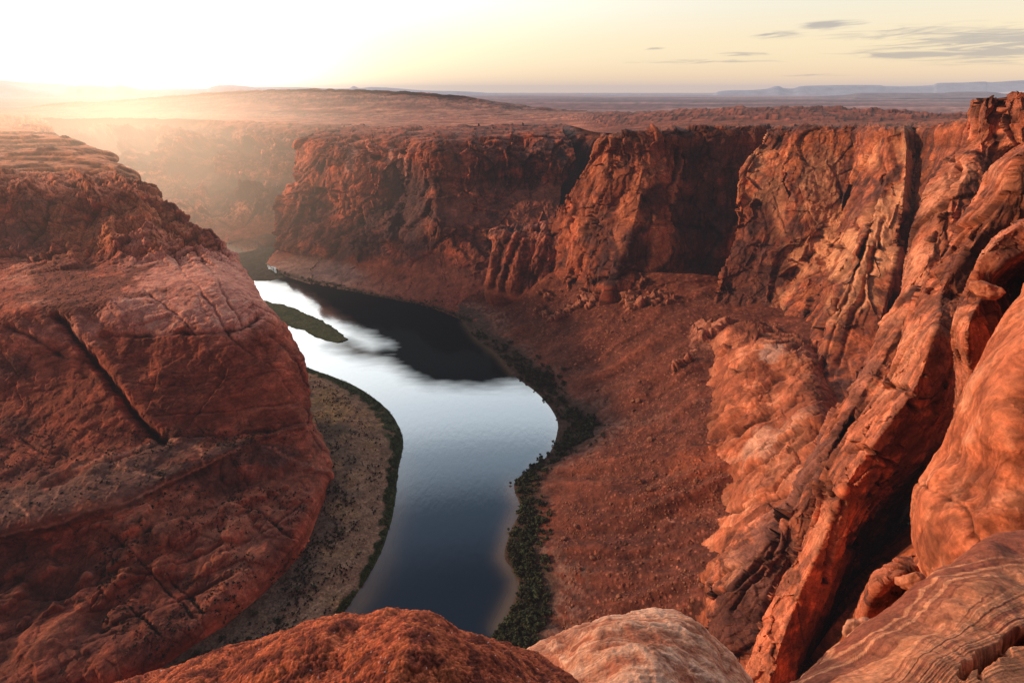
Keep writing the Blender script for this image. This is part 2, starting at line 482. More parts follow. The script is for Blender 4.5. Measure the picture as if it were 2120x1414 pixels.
# ---- headland across the river
rows = [
 [(650, 492, 0), (590, 505, 0), (553, 545, 0), (590, 572, 0), (640, 588, 0), (740, 606, 0), (830, 624, 0), (900, 640, 0), (970, 668, 0), (1040, 690, 0), (1120, 700, 0)],
 [(650, 488, 5), (590, 500, 4), (560, 532, 4), (610, 548, 4), (670, 560, 5), (745, 573, 7), (830, 590, 9), (900, 612, 9), (975, 625, 9), (1050, 640, 9), (1130, 650, 9)],
 [(660, 480, 10), (602, 495, 10), (576, 519, 8), (620, 530, 10), (680, 540, 12), (745, 545, 22), (830, 560, 22), (905, 575, 24), (980, 590, 26), (1060, 600, 28), (1140, 610, 28)],
 [(660, 470, 20), (600, 486, 20), (573, 510, 16), (620, 520, 18), (680, 528, 20), (748, 512, 46), (825, 530, 38), (890, 510, 56), (965, 545, 44), (1060, 560, 40), (1140, 560, 40)],
 [(670, 430, 55), (603, 450, 55), (573, 468, 48), (620, 475, 50), (682, 475, 58), (757, 462, 72), (835, 455, 84), (900, 470, 90), (985, 478, 84), (1075, 470, 86), (1150, 465, 90)],
 [(680, 385, 92), (612, 405, 90), (581, 420, 88), (625, 425, 92), (692, 422, 96), (760, 420, 104), (842, 415, 112), (903, 430, 116), (1000, 435, 108), (1085, 430, 112), (1160, 425, 114)],
 [(690, 350, 120), (628, 375, 120), (604, 388, 118), (640, 388, 122), (698, 380, 132), (765, 380, 136), (846, 380, 138), (900, 378, 150), (1000, 382, 146), (1092, 378, 146), (1170, 385, 142)],
 [(700, 310, 155), (645, 325, 158), (612, 332, 162), (650, 333, 168), (703, 332, 174), (770, 332, 176), (848, 330, 181), (900, 330, 188), (1000, 333, 186), (1100, 332, 186), (1192, 345, 176)],
 [(720, 280, 185), (665, 286, 195), (624, 293, 201), (655, 298, 199), (703, 302, 197), (770, 304, 198), (850, 303, 202), (900, 303, 208), (1000, 298, 211), (1100, 292, 214), (1182, 300, 208)],
 [(740, 268, -1330), (690, 274, -1260), (640, 281, -1190), (670, 280, -1195), (715, 276, -1210), (780, 278, -1170), (855, 280, -1120), (920, 280, -1080), (1010, 278, -1080), (1100, 274, -1080), (1165, 272, -1080)],
 [(760, 258, -1560), (720, 262, -1480), (700, 266, -1400), (710, 265, -1400), (735, 263, -1400), (790, 262, -1400), (860, 262, -1380), (930, 262, -1360), (1010, 260, -1360), (1100, 258, -1340), (1165, 257, -1320)],
]
s = loft(rows, 'sssccccccll', lin=9, wseed=21)
U = s.U
bench = sstep(880, 930, U) * sstep(372, 400, s.V) * sstep(478, 462, s.V)
bench = np.clip(bench * (0.6 + 0.8 * fbm(s.P, 60, 4, None, 2401, 0.6)) * 1.3, 0, 1)
wc = s.w['c'] * (1 - 0.72 * bench); ws = s.w['s'] + s.w['c'] * bench * 0.6
foot = sstep(720, 780, U) * sstep(470, 540, s.V) * s.w['c'] * 0.5
cliff(s, 21, 0.8, 55, w=wc * (1 - foot), strata=2.6); ribs(s, 27, 0.55, (60, 24, 9), 60, w=wc * (1 - foot)); scree(s, 22, 1.3, 40, w=ws + foot); ledges(s, 23, 0.8, 60, 4)
paint_rock(s, 24, C3(0.34, 0.095, 0.052), C3(0.48, 0.165, 0.09), BROWN, 90, 0.9, 0.4, 0.3)
mixc(s, bench, C3(0.44, 0.18, 0.115), 0.6)
mixc(s, s.w['s'] * sstep(740, 900, U), C3(0.28, 0.09, 0.055), 0.7)
mixc(s, s.w['s'] * sstep(900, 640, U) * sstep(560, 600, s.V + 30 * (U < 700)), C3(0.30, 0.20, 0.15), 0.85)
mixc(s, blob(s, 660, 560, 100, 30, 10, 10), C3(0.33, 0.22, 0.17), 0.8)
for b in ((830, 440, 85, 60, 10, .85), (780, 500, 90, 30, 5, .7), (640, 480, 70, 20, 5, .5), (700, 330, 60, 16, 5, .45), (820, 350, 70, 35, 0, .4),
          (1035, 335, 40, 18, 30, .6), (950, 345, 40, 20, 0, .4), (1170, 330, 12, 60, -10, .7), (1020, 490, 90, 14, 0, .6), (990, 540, 60, 40, 30, .35), (865, 400, 30, 60, 0, .5)):
    mixc(s, blob(s, *b[:5], k=60, soft=1.0), VARN * 1.3, b[5])
for b in ((730, 335, 9, 28, 0), (800, 335, 7, 36, 0), (822, 345, 5, 30, 0), (840, 350, 4, 26, 0), (760, 325, 5, 24, 0)):
    mixc(s, blob(s, *b, k=6), PINK * 1.15, 0.75)
crack(s, [(747, 430), (757, 480), (762, 535)], 8, 8, 0.7)
crack(s, [(612, 402), (700, 398), (860, 402)], 7, 4, 0.4)
crack(s, [(900, 372), (1000, 376), (1100, 372), (1180, 378)], 8, 5, 0.5)
crack(s, [(890, 300), (960, 340), (1000, 372)], 6, 5, 0.4)
crack(s, [(1050, 310), (1080, 350), (1100, 372)], 6, 5, 0.4)
mixc(s, line(s, [(553, 556), (640, 584), (760, 606), (880, 634), (960, 655)], 9, 8), C3(0.04, 0.035, 0.022), 0.8)
finish(s, 25)
flatN(s, 0.25); build_sheet('headland', s, M_far)

# ---- dark return wall in the notch right of the headland
rows = [
 [(1120, 560, -960), (1200, 560, -930), (1280, 560, -900), (1360, 560, -900)],
 [(1130, 440, -1040), (1200, 440, -990), (1280, 440, -960), (1360, 440, -960)],
 [(1140, 340, -1100), (1200, 345, -1040), (1260, 345, -990), (1360, 345, -980)],
 [(1150, 290, -1110), (1200, 290, -1050), (1260, 292, -1000), (1360, 290, -980)],
 [(1160, 272, -1130), (1210, 272, -1080), (1270, 272, -1030), (1370, 270, -1000)],
 [(1160, 258, -1350), (1210, 258, -1300), (1270, 258, -1300), (1370, 256, -1300)],
]
s = loft(rows, 'ccccll')
cliff(s, 31, 1.0, 50); ledges(s, 32, 0.6)
paint_rock(s, 33, BROWN * 1.1, RED, VARN, 60, 0.9, 0.4, 0.4); finish(s, 34)  # shaded side of the notch painted in as darker rock
flatN(s, 0.25); build_sheet('side_canyon_wall', s, M_far)

# ---- plateau around the canyon
rows = [
 [(-260, 252, -1500), (0, 254, -1500), (130, 250, -1620), (260, 249, -1620), (420, 251, -1610), (590, 257, -1600), (700, 263, -1500), (800, 263, -1400), (960, 262, -1370), (1165, 259, -1340), (1240, 275, -760), (1300, 276, -730), (1420, 266, -740), (1590, 262, -700), (1730, 262, -650), (1870, 262, -580), (1990, 258, -520), (2250, 250, -460)],
 [(-260, 243, -1900), (0, 244, -1900), (130, 243, -1850), (260, 242, -1850), (420, 244, -1850), (590, 247, -1800), (700, 251, -1800), (800, 251, -1750), (960, 250, -1700), (1165, 249, -1600), (1250, 258, -1100), (1330, 256, -1000), (1440, 252, -950), (1590, 250, -900), (1730, 250, -850), (1870, 251, -800), (1990, 250, -760), (2250, 245, -700)],
 [(-260, 235, -2300), (0, 236, -2250), (130, 236, -2250), (260, 236, -2250), (420, 237, -2200), (590, 238, -2150), (700, 240, -2150), (800, 241, -2100), (960, 240, -2100), (1165, 240, -1900), (1260, 243, -1600), (1360, 240, -1400), (1470, 236, -1300), (1590, 234, -1200), (1730, 233, -1200), (1870, 238, -1100), (1990, 242, -1000), (2250, 238, -900)],
 [(-260, 227, -3000), (0, 228, -3000), (130, 228, -3000), (260, 228, -2900), (420, 229, -2800), (590, 231, -2600), (700, 233, -2500), (800, 234, -2500), (960, 234, -2500), (1165, 233, -2400), (1280, 234, -2100), (1400, 230, -1900), (1480, 225, -1750), (1600, 222, -1650), (1720, 223, -1550), (1870, 232, -1350), (1990, 238, -1200), (2250, 234, -1100)],
 [(-260, 226, -3900), (0, 227, -3900), (130, 227, -3900), (260, 227, -3800), (420, 228, -3600), (590, 229, -3400), (700, 231, -3300), (800, 232, -3300), (960, 232, -3300), (1165, 231, -3200), (1280, 232, -2800), (1400, 231, -2500), (1480, 228, -2300), (1600, 226, -2200), (1720, 227, -2100), (1870, 235, -1900), (1990, 240, -1700), (2250, 238, -1500)],
]
s = loft(rows, 'lllll', ds=1.3, maxn=2200)
s.w['l'] = s.w['l'] * 1.0
near = sstep(1180, 1260, s.U)
ledges(s, 41, 1.0, 70, 3.2, w=s.w['l'] * (0.45 + 0.55 * near) * sstep(0, 25, s.qr)[:, None])
s.N[:] = (0, 0, 1)
paint_rock(s, 43, C3(0.42, 0.155, 0.09), C3(0.56, 0.24, 0.145), C3(0.22, 0.08, 0.05), 90, 0.9, 0, 0)
mixc(s, near, C3(0.22, 0.058, 0.030), 0.8)
P = s.P
band = fbm(P * C3(0.35, 1.6, 0), 80, 5, None, 44, 0.6)
s.color *= (1 + 0.35 * band)[..., None]
flat = sstep(1200, 900, s.U) * sstep(243, 238, s.V)
dots = sstep(0.15, 0.4, perlin(P / 9.0, 45))
mixc(s, flat * dots, C3(0.12, 0.10, 0.05), 0.6)
mixc(s, flat * (1 - dots), C3(0.42, 0.24, 0.14), 0.5)
finish(s, 46, 0.3)
build_sheet('canyon_rim_plateau', s, M_far)

# ---- low mesa on the skyline behind the headland
rows = [
 [(-40, 240, -2250), (60, 240, -2250), (110, 238, -2250), (300, 238, -2250), (500, 238, -2200), (700, 240, -2200), (880, 240, -2150), (1040, 238, -2150), (1130, 236, -2150), (1220, 234, -2200)],
 [(-40, 232, -2500), (60, 228, -2500), (110, 224, -2500), (300, 222, -2500), (500, 218, -2450), (700, 217, -2400), (880, 218, -2350), (1040, 228, -2300), (1120, 232, -2300), (1220, 232, -2400)],
 [(-40, 231, -2700), (60, 224, -2650), (104, 218, -2600), (260, 211, -2700), (420, 203, -2700), (600, 196, -2650), (780, 198, -2600), (900, 204, -2500), (1020, 218, -2400), (1090, 229, -2450), (1220, 231, -2600)],
 [(-40, 231, -2900), (60, 223, -2800), (108, 214, -2750), (210, 212, -2900), (330, 202, -3000), (450, 192, -2950), (600, 186, -2900), (780, 190, -2800), (905, 197, -2700), (1000, 208, -2600), (1050, 228, -2600)],
 [(-40, 234, -3200), (60, 230, -3200), (108, 226, -3200), (210, 222, -3300), (330, 215, -3400), (450, 210, -3400), (600, 205, -3400), (780, 208, -3300), (905, 212, -3200), (1000, 220, -3100), (1060, 232, -3100)],
]
s = loft(rows, 'lllcl', ds=1.3, K=14)
s.N[:] = (0, 0, 1)
ledges(s, 51, 0.55, 90, 4, w=np.ones_like(s.disp) * sstep(0, 30, s.qr)[:, None])
paint_rock(s, 53, C3(0.36, 0.15, 0.09), C3(0.50, 0.24, 0.15), C3(0.22, 0.085, 0.055), 120, 0.9, 0, 0)
band = fbm(s.P * C3(0.25, 1.0, 4.0), 100, 5, None, 54, 0.65)
s.color *= (1 + 0.5 * band)[..., None]
finish(s, 56, 0.3)
build_sheet('mesa_hill', s, M_far)

# ---- desert plain to the horizon
rows = []
vs = [(707 - F * (sP + (z - 300) / t) / cP, t, z) for t, z in ((1900, 120), (2700, 170), (3800, 190), (5600, 186), (8200, 176), (12000, 168), (19000, 140), (30000, 110), (60000, 60))]
for v, t, z in vs:
    rows.append([(u, v, -t) for u in (-900, -300, 300, 900, 1500, 2100, 2700, 3200)])
s = loft(rows, 'l' * 9, ds=1.6, maxn=1800)
s.N[:] = (0, 0, 1)
n = fbm(s.P * C3(0.3, 1, 0), 1800, 7, None, 61, 0.6)
s.disp += fbm(s.P, 900, 5, s.sp, 62) * 14
s.color[:] = C3(0.22, 0.10, 0.095)
mixc(s, sstep(-0.1, 0.5, n), C3(0.40, 0.22, 0.18)); mixc(s, sstep(0, -0.5, n), C3(0.12, 0.06, 0.065))
finish(s, 63, 0.3)
build_sheet('ground', s, M_far)

# ---- distant mesas
def ridge(name, prof, t, drop, seed, colr, depth=1.25):
    rows = [[(u, v + drop, -t) for u, v in prof], [(u, v + drop * 0.45, -t * 1.03) for u, v in prof],
            [(u, v + 1.5, -t * 1.05) for u, v in prof], [(u, v, -t * 1.07) for u, v in prof], [(u, v + 1.0, -t * depth) for u, v in prof], [(u, v + drop, -t * depth * 1.05) for u, v in prof]]
    s = loft(rows, 'llllll', ds=1.6)
    s.disp += fbm(s.P * C3(1, 1, 0.4), t * 0.03, 5, s.sp, seed, 0.5, ridged=True) * t * 0.0012 * sstep(0, 20, s.qr)[:, None]
    s.N[:] = (0, -0.7, 0.15)
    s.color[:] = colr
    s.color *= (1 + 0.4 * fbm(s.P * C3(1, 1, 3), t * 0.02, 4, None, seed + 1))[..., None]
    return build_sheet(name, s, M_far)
MC = C3(0.30, 0.34, 0.44)  # blue-grey of distance haze painted into the mesa colour
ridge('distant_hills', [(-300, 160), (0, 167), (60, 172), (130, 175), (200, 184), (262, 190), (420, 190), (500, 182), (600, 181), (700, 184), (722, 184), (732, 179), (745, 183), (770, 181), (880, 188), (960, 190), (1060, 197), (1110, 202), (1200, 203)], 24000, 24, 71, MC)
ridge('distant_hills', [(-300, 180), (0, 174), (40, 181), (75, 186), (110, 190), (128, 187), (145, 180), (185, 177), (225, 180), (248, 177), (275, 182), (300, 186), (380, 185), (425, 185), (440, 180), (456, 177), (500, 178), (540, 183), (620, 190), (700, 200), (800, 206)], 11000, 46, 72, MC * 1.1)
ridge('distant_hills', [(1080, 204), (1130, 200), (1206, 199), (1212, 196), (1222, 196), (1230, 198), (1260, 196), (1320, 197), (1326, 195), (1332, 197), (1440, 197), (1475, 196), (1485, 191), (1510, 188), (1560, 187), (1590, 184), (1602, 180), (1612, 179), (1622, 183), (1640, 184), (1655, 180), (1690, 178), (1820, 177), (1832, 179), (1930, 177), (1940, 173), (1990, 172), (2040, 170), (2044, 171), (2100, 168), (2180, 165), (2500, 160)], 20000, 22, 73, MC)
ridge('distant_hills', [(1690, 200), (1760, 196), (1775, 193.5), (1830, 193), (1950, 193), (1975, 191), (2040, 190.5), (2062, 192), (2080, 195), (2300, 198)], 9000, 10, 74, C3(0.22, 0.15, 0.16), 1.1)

# ---- right canyon wall: far part with three tiers
rows = [
 [(1275, 266, -940), (1262, 272, -860), (1300, 271, -840), (1350, 265, -840), (1425, 258, -860), (1515, 256, -860), (1585, 256, -860), (1665, 256, -860)],
 [(1262, 274, -800), (1240, 286, -712), (1290, 283, -692), (1345, 275, -690), (1420, 268, -696), (1510, 265, -692), (1580, 266, -690), (1660, 266, -735)],
 [(1250, 330, -790), (1226, 318, -712), (1280, 322, -684), (1335, 320, -682), (1415, 320, -692), (1500, 320, -690), (1570, 320, -690), (1650, 320, -730)],
 [(1235, 370, -800), (1208, 352, -722), (1270, 365, -682), (1330, 365, -672), (1408, 370, -690), (1492, 370, -688), (1565, 370, -686), (1645, 370, -726)],
 [(1215, 420, -810), (1180, 396, -742), (1248, 430, -688), (1322, 425, -664), (1405, 440, -682), (1485, 440, -680), (1555, 440, -680), (1640, 440, -720)],
 [(1200, 470, -820), (1150, 442, -762), (1228, 490, -694), (1300, 500, -662), (1395, 510, -672), (1476, 510, -674), (1545, 510, -676), (1630, 510, -712)],
 [(1180, 520, -820), (1122, 500, -775), (1218, 545, -694), (1276, 560, -668), (1380, 560, -672), (1470, 560, -690), (1535, 560, -700), (1620, 560, -705)],
 [(1170, 580, -800), (1110, 580, -770), (1212, 600, -690), (1262, 610, -672), (1375, 600, -664), (1468, 590, -684), (1530, 595, -694), (1610, 600, -700)],
 [(1160, 640, -820), (1100, 640, -800), (1205, 650, -740), (1250, 670, -720), (1365, 650, -715), (1465, 640, -720), (1525, 645, -730), (1600, 650, -730)],
]
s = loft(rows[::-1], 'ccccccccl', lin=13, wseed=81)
cliff(s, 81, 0.75, 42); ribs(s, 87, 0.6, (46, 18, 7), 50)
paint_rock(s, 84, C3(0.28, 0.085, 0.045), C3(0.42, 0.14, 0.07), BROWN, 60, 0.9, 0.35, 0.3)
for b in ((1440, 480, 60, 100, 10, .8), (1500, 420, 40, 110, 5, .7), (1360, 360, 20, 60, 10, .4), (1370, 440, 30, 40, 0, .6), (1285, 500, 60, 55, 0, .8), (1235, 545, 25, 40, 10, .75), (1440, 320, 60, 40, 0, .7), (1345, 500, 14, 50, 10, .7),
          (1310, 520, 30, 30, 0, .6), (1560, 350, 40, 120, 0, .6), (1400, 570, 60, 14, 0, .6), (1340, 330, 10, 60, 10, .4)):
    mixc(s, blob(s, *b[:5], k=70, soft=0.9), C3(0.050, 0.030, 0.030), b[5])  # desert varnish, with the recess's shadow painted into the same patches
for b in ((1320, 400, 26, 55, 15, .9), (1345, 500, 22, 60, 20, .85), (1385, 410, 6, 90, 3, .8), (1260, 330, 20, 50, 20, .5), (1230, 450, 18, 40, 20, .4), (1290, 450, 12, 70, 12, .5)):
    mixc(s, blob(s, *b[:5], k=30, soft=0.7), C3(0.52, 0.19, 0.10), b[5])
crack(s, [(1225, 475), (1290, 452), (1340, 462), (1480, 475)], 7, 4, 0.5)
crack(s, [(1215, 590), (1300, 560), (1380, 575)], 7, 4, 0.5)
crack(s, [(1395, 300), (1380, 400), (1390, 470)], 8, 7, 0.6)
crack(s, [(1550, 330), (1525, 430), (1500, 520)], 8, 8, 0.5)
mixc(s, s.w['l'] * 0.9, C3(0.27, 0.10, 0.055))
finish(s, 85); flatN(s, 0.15)
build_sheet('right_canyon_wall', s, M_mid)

# ---- low rounded buttress at the foot of the right wall
rows = [
 [(1030, 500, -840), (1012, 640, 0), (1060, 650, 0), (1110, 655, 0), (1150, 655, 0), (1200, 650, 5), (1250, 650, 10)],
 [(1025, 560, -830), (1003, 605, 33), (1060, 620, 34), (1110, 622, 40), (1150, 618, 46), (1200, 612, 56), (1240, 600, 50)],
 [(1040, 540, -840), (1010, 565, -768), (1070, 580, -750), (1115, 575, -745), (1155, 570, -740), (1205, 560, -725), (1260, 560, -700)],
 [(1050, 510, -840), (1016, 520, -772), (1080, 530, -752), (1120, 530, -748), (1160, 530, -745), (1205, 520, -735), (1260, 520, -710)],
 [(1055, 488, -850), (1020, 484, -785), (1080, 486, -765), (1125, 484, -758), (1165, 482, -752), (1205, 484, -745), (1260, 480, -730)],
 [(1060, 475, -870), (1035, 472, -810), (1085, 470, -790), (1130, 468, -780), (1165, 468, -775), (1205, 470, -770), (1260, 470, -760)],
 [(1070, 470, -900), (1050, 466, -850), (1090, 462, -850), (1135, 460, -830), (1165, 460, -830), (1205, 462, -820), (1260, 460, -800)],
]
s = loft(rows, 'ssccccc')
cliff(s, 91, 0.8, 34, blocks=False, strata=0.6); ribs(s, 97, 0.7, (26, 11), 60); scree(s, 92)
for x in (1040, 1062, 1098, 1128, 1180):
    crack(s, [(x + 14, 470), (x, 510), (x - 12, 560), (x - 22, 600)], 9, 6, 0.5)
paint_rock(s, 93, C3(0.28, 0.085, 0.05), C3(0.40, 0.15, 0.09), BROWN, 50, 0.9, 0.4, 0.3)
mixc(s, s.w['s'], SCREE, 0.6)
finish(s, 95)
build_sheet('rounded_buttress', s, M_mid)

# ---- right canyon wall: pale face, great fin and the dark recess behind it
rows = [
 [(1630, 258, -900), (1605, 257, -780), (1650, 256, -750), (1710, 255, -720), (1795, 254, -700), (1837, 253, -650), (1880, 252, -640), (1900, 252, -660), (1955, 250, -620), (2055, 242, -540)],
 [(1618, 270, -760), (1590, 268, -640), (1640, 267, -618), (1700, 266, -592), (1790, 266, -575), (1832, 265, -515), (1874, 266, -500), (1892, 267, -512), (1950, 262, -470), (2050, 250, -430)],
 [(1595, 300, -755), (1572, 300, -632), (1625, 300, -610), (1690, 300, -588), (1775, 300, -570), (1838, 300, -508), (1876, 310, -492), (1894, 310, -506), (1950, 310, -466), (2045, 310, -430)],
 [(1560, 365, -740), (1532, 360, -622), (1600, 365, -600), (1678, 365, -580), (1760, 365, -566), (1836, 365, -496), (1873, 380, -478), (1892, 380, -494), (1945, 380, -455), (2030, 380, -425)],
 [(1548, 450, -720), (1526, 450, -610), (1592, 450, -590), (1668, 450, -568), (1740, 450, -556), (1812, 440, -478), (1860, 480, -455), (1885, 480, -474), (1930, 480, -435), (2000, 480, -400)],
 [(1522, 560, -700), (1500, 560, -600), (1573, 560, -584), (1645, 560, -562), (1705, 545, -540), (1765, 540, -455), (1836, 615, -425), (1862, 620, -445), (1902, 620, -405), (1970, 620, -380)],
 [(1510, 615, -690), (1486, 612, -596), (1560, 618, -578), (1630, 625, -550), (1668, 655, -515), (1722, 680, -425), (1795, 755, -392), (1818, 760, -450), (1852, 760, -400), (1900, 760, -340)],
 [(1505, 650, -680), (1478, 655, -590), (1548, 672, -572), (1612, 700, -540), (1640, 770, -480), (1672, 850, -388), (1700, 925, -350), (1725, 940, -400), (1760, 950, -350), (1820, 950, -300)],
 [(1500, 700, -670), (1468, 700, -580), (1535, 720, -560), (1600, 770, -520), (1620, 860, -455), (1640, 960, -362), (1665, 1010, -330), (1700, 1010, -370), (1740, 1010, -330), (1800, 1010, -290)],
]
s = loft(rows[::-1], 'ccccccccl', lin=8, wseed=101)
finA = 0.35 + 0.65 * (1 - sstep(s.pc[4], s.pc[5], s.qc) * sstep(s.pc[7], s.pc[6], s.qc))[None, :]
cliff(s, 101, 0.55, 38, w=s.w['c'] * finA); ribs(s, 107, 0.42, (44, 18, 7), 45)
paint_rock(s, 104, C3(0.33, 0.105, 0.055), C3(0.48, 0.175, 0.085), C3(0.19, 0.075, 0.05), 50, 1.0, 0.45, 0.25)
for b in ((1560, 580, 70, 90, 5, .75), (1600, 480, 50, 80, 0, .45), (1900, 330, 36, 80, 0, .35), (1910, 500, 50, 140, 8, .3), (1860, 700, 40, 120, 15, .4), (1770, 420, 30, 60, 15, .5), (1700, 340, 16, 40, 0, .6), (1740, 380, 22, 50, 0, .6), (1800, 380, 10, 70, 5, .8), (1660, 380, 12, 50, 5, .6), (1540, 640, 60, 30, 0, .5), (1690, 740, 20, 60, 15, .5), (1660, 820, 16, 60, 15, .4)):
    mixc(s, blob(s, *b[:5], k=55, soft=1.0), C3(0.075, 0.036, 0.03), b[5])  # varnish patches, plus the shadow in the recess painted dark
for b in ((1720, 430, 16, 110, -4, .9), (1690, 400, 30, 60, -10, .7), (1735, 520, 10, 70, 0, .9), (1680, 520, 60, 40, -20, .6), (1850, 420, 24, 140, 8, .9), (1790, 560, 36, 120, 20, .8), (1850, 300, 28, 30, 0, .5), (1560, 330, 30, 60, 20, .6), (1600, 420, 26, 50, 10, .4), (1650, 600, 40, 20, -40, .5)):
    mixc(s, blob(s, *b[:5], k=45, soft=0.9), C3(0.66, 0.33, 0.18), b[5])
for x in (1800, 1770, 1745):
    crack(s, [(x + 30, 460), (x - 20, 620), (x - 80, 780)], 7, 5, 0.5)
crack(s, [(1818, 280), (1822, 380), (1800, 470), (1760, 560), (1700, 700)], 9, 5, 0.7)
crack(s, [(1640, 500), (1700, 490), (1760, 530)], 6, 3, 0.5)
crack(s, [(1610, 620), (1640, 560), (1690, 525)], 6, 4, 0.5)
mixc(s, s.w['l'] * 0.9, C3(0.27, 0.10, 0.055))
finish(s, 105); flatN(s, 0.15)
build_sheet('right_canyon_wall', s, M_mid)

# ---- slickrock apron between scree and the near buttresses
rows = [
 [(1420, 640, 10), (1420, 690, 20), (1400, 830, 10), (1380, 920, 5), (1390, 1020, 5), (1390, 1100, 5), (1380, 1230, 5), (1400, 1330, 5)],
 [(1480, 640, 40), (1500, 690, 84), (1480, 820, 64), (1452, 915, 52), (1500, 1000, 52), (1500, 1075, 51), (1455, 1205, 45), (1465, 1300, 45)],
 [(1530, 640, 50), (1545, 690, 98), (1530, 800, 86), (1530, 880, 78), (1550, 960, 76), (1540, 1080, 72), (1490, 1190, 66), (1500, 1300, 62)],
 [(1590, 650, 60), (1600, 700, 106), (1590, 770, 100), (1600, 850, 94), (1610, 940, 92), (1590, 1060, 88), (1530, 1140, 76), (1540, 1280, 76)],
 [(1680, 660, 60), (1680, 720, 112), (1680, 780, 112), (1700, 860, 112), (1710, 960, 106), (1660, 1060, 100), (1600, 1150, 90), (1600, 1280, 90)],
 [(1790, 660, 40), (1790, 720, 60), (1790, 780, 60), (1800, 860, 60), (1810, 960, 50), (1760, 1060, 50), (1700, 1150, 40), (1700, 1280, 40)],
]
s = loft(rows, 'smmmmm')
smooth_rock(s, 112, 0.25, 30)
cliff(s, 111, 0.40, 34, w=s.w['m'], strata=0.3); s.cav *= 0.35
# joints run down the dip
dq = (s.U * 0.62 + s.V * 0.78) / 34 + fbm(s.P, 60, 4, None, 118, 0.45) * 0.8
fr_ = dq - np.floor(dq); s.disp += s.w['m'] * (fr_ * -6.5 + 3.0) * sstep(-0.3, 0.3, fbm(s.P, 50, 2, None, 119))
s.cav += s.w['m'] * sstep(0.08, 0.0, np.minimum(fr_, 1 - fr_)) * 0.4
paint_rock(s, 113, C3(0.38, 0.135, 0.072), C3(0.54, 0.235, 0.135), C3(0.21, 0.07, 0.04), 30, 0.9, 0.2, 0.3)
mixc(s, s.w['s'] * 1.2, SCREE, 1)
mixc(s, blob(s, 1585, 905, 90, 11, -28, 26, 1.2), C3(0.68, 0.42, 0.29), 0.6)
mixc(s, blob(s, 1600, 730, 30, 20, -30, 20), C3(0.6, 0.4, 0.3), 0.6)
mixc(s, blob(s, 1590, 870, 70, 22, -30, 40), SCREE * 1.2, 0.35)
mixc(s, blob(s, 1520, 990, 60, 30, 0, 40), SCREE, 0.3)
for pts in ([(1470, 910), (1560, 830), (1620, 780)], [(1480, 920), (1600, 850), (1660, 820)], [(1530, 985), (1600, 930), (1660, 890)], [(1500, 1070), (1560, 1040), (1640, 1020)]):
    crack(s, pts, 8, 3.0, 0.5)
finish(s, 115)
build_sheet('slickrock_apron', s, M_near)

# ---- near buttresses on the right, back to front
def buttress(name, rows, seed, L, base, hi, lo, mat, amp=1.0, dark=(), light=(), grey=(), cracks=(), streak=0.3, types=None, ds=None, w=None, blocks=True, lin=10):
    s = loft(rows, types or 'c' * len(rows), ds=ds, lin=lin, wseed=seed)
    cliff(s, seed, amp * 0.5, L * 1.2, zs=0.45, blocks=blocks, strata=0.5); ribs(s, seed + 5, amp * 0.26, (60, 24), L * 1.5)
    if 'm' in (types or ''): smooth_rock(s, seed + 1, 1.0, L * 1.6)
    paint_rock(s, seed + 2, base, hi, lo, L * 1.2, 1.0, streak, 0.22)
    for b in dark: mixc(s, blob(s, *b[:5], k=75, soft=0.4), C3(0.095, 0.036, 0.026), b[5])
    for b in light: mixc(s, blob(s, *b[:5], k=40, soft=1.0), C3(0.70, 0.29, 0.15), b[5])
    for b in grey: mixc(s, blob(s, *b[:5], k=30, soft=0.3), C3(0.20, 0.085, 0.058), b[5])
    for pts, wd, dp in cracks: crack(s, pts, wd, dp, 0.6)
    finish(s, seed + 3); flatN(s, 0.6)
    return s, build_sheet(name, s, mat)

